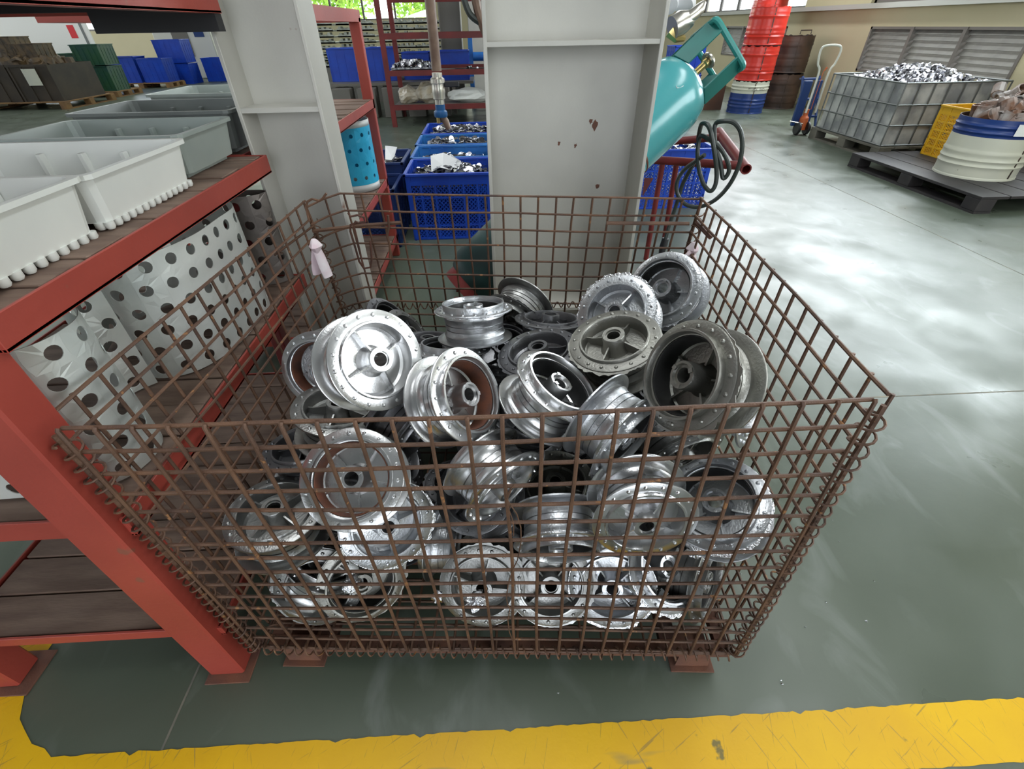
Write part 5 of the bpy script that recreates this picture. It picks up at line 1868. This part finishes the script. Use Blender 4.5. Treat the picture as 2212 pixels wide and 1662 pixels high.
# pallet jack
PJ = thing('pallet_jack', 'hand pallet truck with cream loop handle left of the caged tank', 'pallet truck', (4.86, 6.42, 0))
hb = [V(-0.02, -0.02, 0.26), V(-0.02, -0.02, 0.70), V(-0.07, -0.02, 0.80), V(-0.09, -0.02, 0.93), V(-0.05, -0.02, 0.985), V(0.12, -0.02, 0.985), V(0.17, -0.02, 0.93), V(0.15, -0.02, 0.80), V(0.11, -0.02, 0.70), V(0.11, -0.02, 0.26)]
link('loop_handle', MB().tube(smooth_path(hb, 5), 0.013, 8), M['trolley_white'], PJ)
link('release_lever', MB().tube([(0.03, -0.03, 0.30), (0.03, -0.03, 0.72), (0.06, -0.03, 0.76)], [0.004, 0.004, 0.014], 6), M['orange'], PJ)
link('drawbar', MB().box(-0.14, -0.03, 0.02, 0.06, 0.10, 0.62, bev=0.006).box(0.05, 0.10, 0.02, 0.06, 0.10, 0.62), M['trolley_blue'], PJ, smooth=False)
link('pump', MB().lathe([(0.0001, 0.06), (0.055, 0.06), (0.055, 0.20), (0.03, 0.23), (0.03, 0.30), (0.0001, 0.30)], 14), M['orange'], PJ)
for s in (-0.08, 0.05):
    link('wheel', MB().lathe([(0.0001, -0.02), (0.07, -0.02), (0.08, -0.01), (0.08, 0.01), (0.07, 0.02), (0.0001, 0.02)], 20,
                             m=Matrix.Translation((s, -0.04, 0.08)) @ Matrix.Rotation(math.pi / 2, 4, 'Y')), M['black'], PJ)
link('axle', MB().tube([(-0.22, -0.05, 0.17), (0.05, -0.04, 0.12)], 0.008, 6), M['zinc'], PJ)
# flat blue trolley leaning by the dark drums
TB = thing('step_frame', 'navy folding frame standing behind the pallet truck handle', 'frame', (5.12, 6.85, 0))
for x in (-0.12, 0.12):
    link('leg', MB().tube([(x, -0.15, 0.0), (x, 0.15, 0.62)], 0.018, 6), M['trolley_blue'], TB)
for z in (0.15, 0.35, 0.58):
    link('tread', MB().box(-0.12, 0.12, -0.17 + z * 0.48, -0.06 + z * 0.48, z, z + 0.02), M['trolley_blue'], TB, smooth=False)

# ------------------------------------------------------------------ far left goods seen over the trays
GL = 'oily bins on the far left pallet'
pallet('wooden pallet under the dark oily bins, far left', -11.6, -8.15, 11.0, 12.6, 0.14, M['pallet_wood'])


def bin_box(label, x0, x1, y0, y1, z0, h, mt, group):
    t = thing('metal_bin', label, 'bin', ((x0 + x1) / 2, (y0 + y1) / 2, z0), group=group)
    hx, hy = (x1 - x0) / 2, (y1 - y0) / 2
    wl = MB()
    for (a, b, c, d) in ((-hx, hx, -hy, -hy + .02), (-hx, hx, hy - .02, hy), (-hx, -hx + .02, -hy + .02, hy - .02), (hx - .02, hx, -hy + .02, hy - .02)):
        wl.box(a, b, c, d, 0.012, h)
    wl.box(-hx, hx, -hy, hy, 0, 0.012)
    link('bin_wall', wl, mt, t, smooth=False)
    for k in range(4):
        x = -hx + 2 * hx * k / 3
        x = min(max(x, -hx + 0.02), hx - 0.02)
        link('rib', MB().box(x - 0.02, x + 0.02, -hy - 0.015, -hy, 0, h), mt, t, smooth=False)
    link('rim', MB().box(-hx - 0.01, hx + 0.01, -hy - 0.02, -hy + 0.02, h - 0.03, h + 0.01), mt, t, smooth=False)
    return t


for k, lab in enumerate(['leftmost', 'second from the left', 'third from the left', 'rightmost']):
    x = -11.5 + k * 0.83
    bin_box('dark oily bin on the wooden pallet far left, ' + lab, x, x + 0.80, 11.1, 12.4, 0.14, 0.62, M['dark_bin'], GL)
stampings('oily_castings', 'brown oily castings heaped above the dark bins far left', -11.4, -8.3, 11.15, 12.3, 0.78, 0.25, 260, 51, M['grime'], size=0.13, ring=True, cat='castings')
for k, (x0, x1, z0, h) in enumerate([(-10.6, -9.9, 0.90, 0.32), (-9.6, -8.9, 0.88, 0.34), (-9.0, -8.5, 0.86, 0.24)]):
    crate('brown open crate on the oily castings, %s' % ['left one', 'middle one', 'right one'][k], x0, x1, 11.4, 11.95, z0, h, M['grime'], 'brown crates on the oily heap', cols=4, rows=2, lattice=False)
c1 = at(112, 148, 'y', 11.05)
nt_ = link('paper_tag', MB().box(-8.72, -8.45, 11.055, 11.062, 0.42, 0.70), M['drum_white'])
tag(nt_, 'pale paper tag hanging on the rightmost dark oily bin', 'tag')
for k, (x0, x1, y0, z0, h, m_, lab) in enumerate([
        (-9.1, -8.45, 13.2, 0.12, 0.50, 'crate_green', 'green crate on the floor behind the oily bins, lower left one'),
        (-9.1, -8.45, 13.2, 0.64, 0.40, 'crate_green', 'green crate stacked on another behind the oily bins'),
        (-9.75, -9.15, 13.4, 0.12, 0.75, 'crate_green', 'tall green crate deepest behind the oily bins'),
        (-9.9, -9.1, 15.4, 0.12, 0.60, 'crate_blue', 'blue crate right of the green ones, left of a pair'),
        (-9.05, -8.35, 15.4, 0.12, 0.55, 'crate_blue', 'blue crate right of the green ones, right of a pair'),
        (-8.95, -8.15, 16.3, 0.0, 0.50, 'crate_blue', 'blue crate at the foot of the tall blue stack far left'),
        (-8.95, -8.15, 16.3, 0.52, 0.55, 'crate_blue', 'blue crate on top of the tall blue stack far left'),
        (-8.1, -7.3, 17.0, 0.0, 0.60, 'crate_blue', 'blue crate right of the tall blue stack, beside the narrow column')]):
    crate(lab, x0, x1, y0, y0 + 0.6, z0, h, M[m_], 'far left plastic crates', cols=5, rows=4, lattice=False)
pallet('wooden pallet under the green crates far left', -9.8, -8.4, 13.1, 14.1, 0.12, M['pallet_wood'])
pallet('wooden pallet under the blue pair far left', -9.95, -8.3, 15.3, 16.1, 0.12, M['pallet_wood'])
wb = thing('notice_board', 'large white board with a red mark on legs, far left', 'board', (-10.9, 15.0, 0))
link('board_face', MB().box(-1.9, 1.25, -0.02, 0.02, 0.75, 2.2), M['board'], wb, smooth=False)
for x in (-1.7, 1.1):
    link('leg', MB().box(x - 0.03, x + 0.03, -0.03, 0.03, 0, 2.2), M['galv'], wb, smooth=False)
link('red_mark', MB().box(0.75, 0.92, -0.026, -0.021, 1.15, 1.42), M['red_mark'], wb, smooth=False)
mc = thing('far_machine', 'pale grey machine with a dark door before the back wall, far left', 'machine', (-9.0, 18.6, 0))
link('machine_body', MB().box(-0.9, 0.9, -0.4, 0.4, 0, 1.7, bev=0.03), M['wall_white'], mc, smooth=False)
link('machine_door', MB().box(-0.3, 0.2, -0.42, -0.4, 0.6, 1.6), M['machine'], mc, smooth=False)
link('machine_panel', MB().box(0.4, 0.7, -0.42, -0.4, 1.1, 1.5), M['trolley_blue'], mc, smooth=False)

# small pale chips lying on the floor
mb = MB()
rr = random.Random(99)
for (px, py) in ((1798, 1124), (1812, 1170), (1888, 1256), (1785, 1302), (1872, 1342), (1740, 1355), (1688, 1470), (1206, 1498), (1690, 1478), (2075, 590), (1600, 1240)):
    p = at(px, py, 'z', 0.002)
    m = Matrix.Translation(p) @ Matrix.Rotation(rr.random() * 6.28, 4, 'Z')
    a = 0.002 + 0.0025 * rr.random()
    mb.add([m @ V(-a, -a * .4, 0), m @ V(a * .9, -a * .5, 0), m @ V(a * .3, a * .8, 0), m @ V(0, 0, 0.002)], [(0, 2, 1), (0, 1, 3), (1, 2, 3), (2, 0, 3)])
o = link('metal_chips', mb, M['flash'], None, smooth=False)
tag(o, 'tiny bright metal chips scattered on the green floor around the cage', 'chips', kind='stuff')
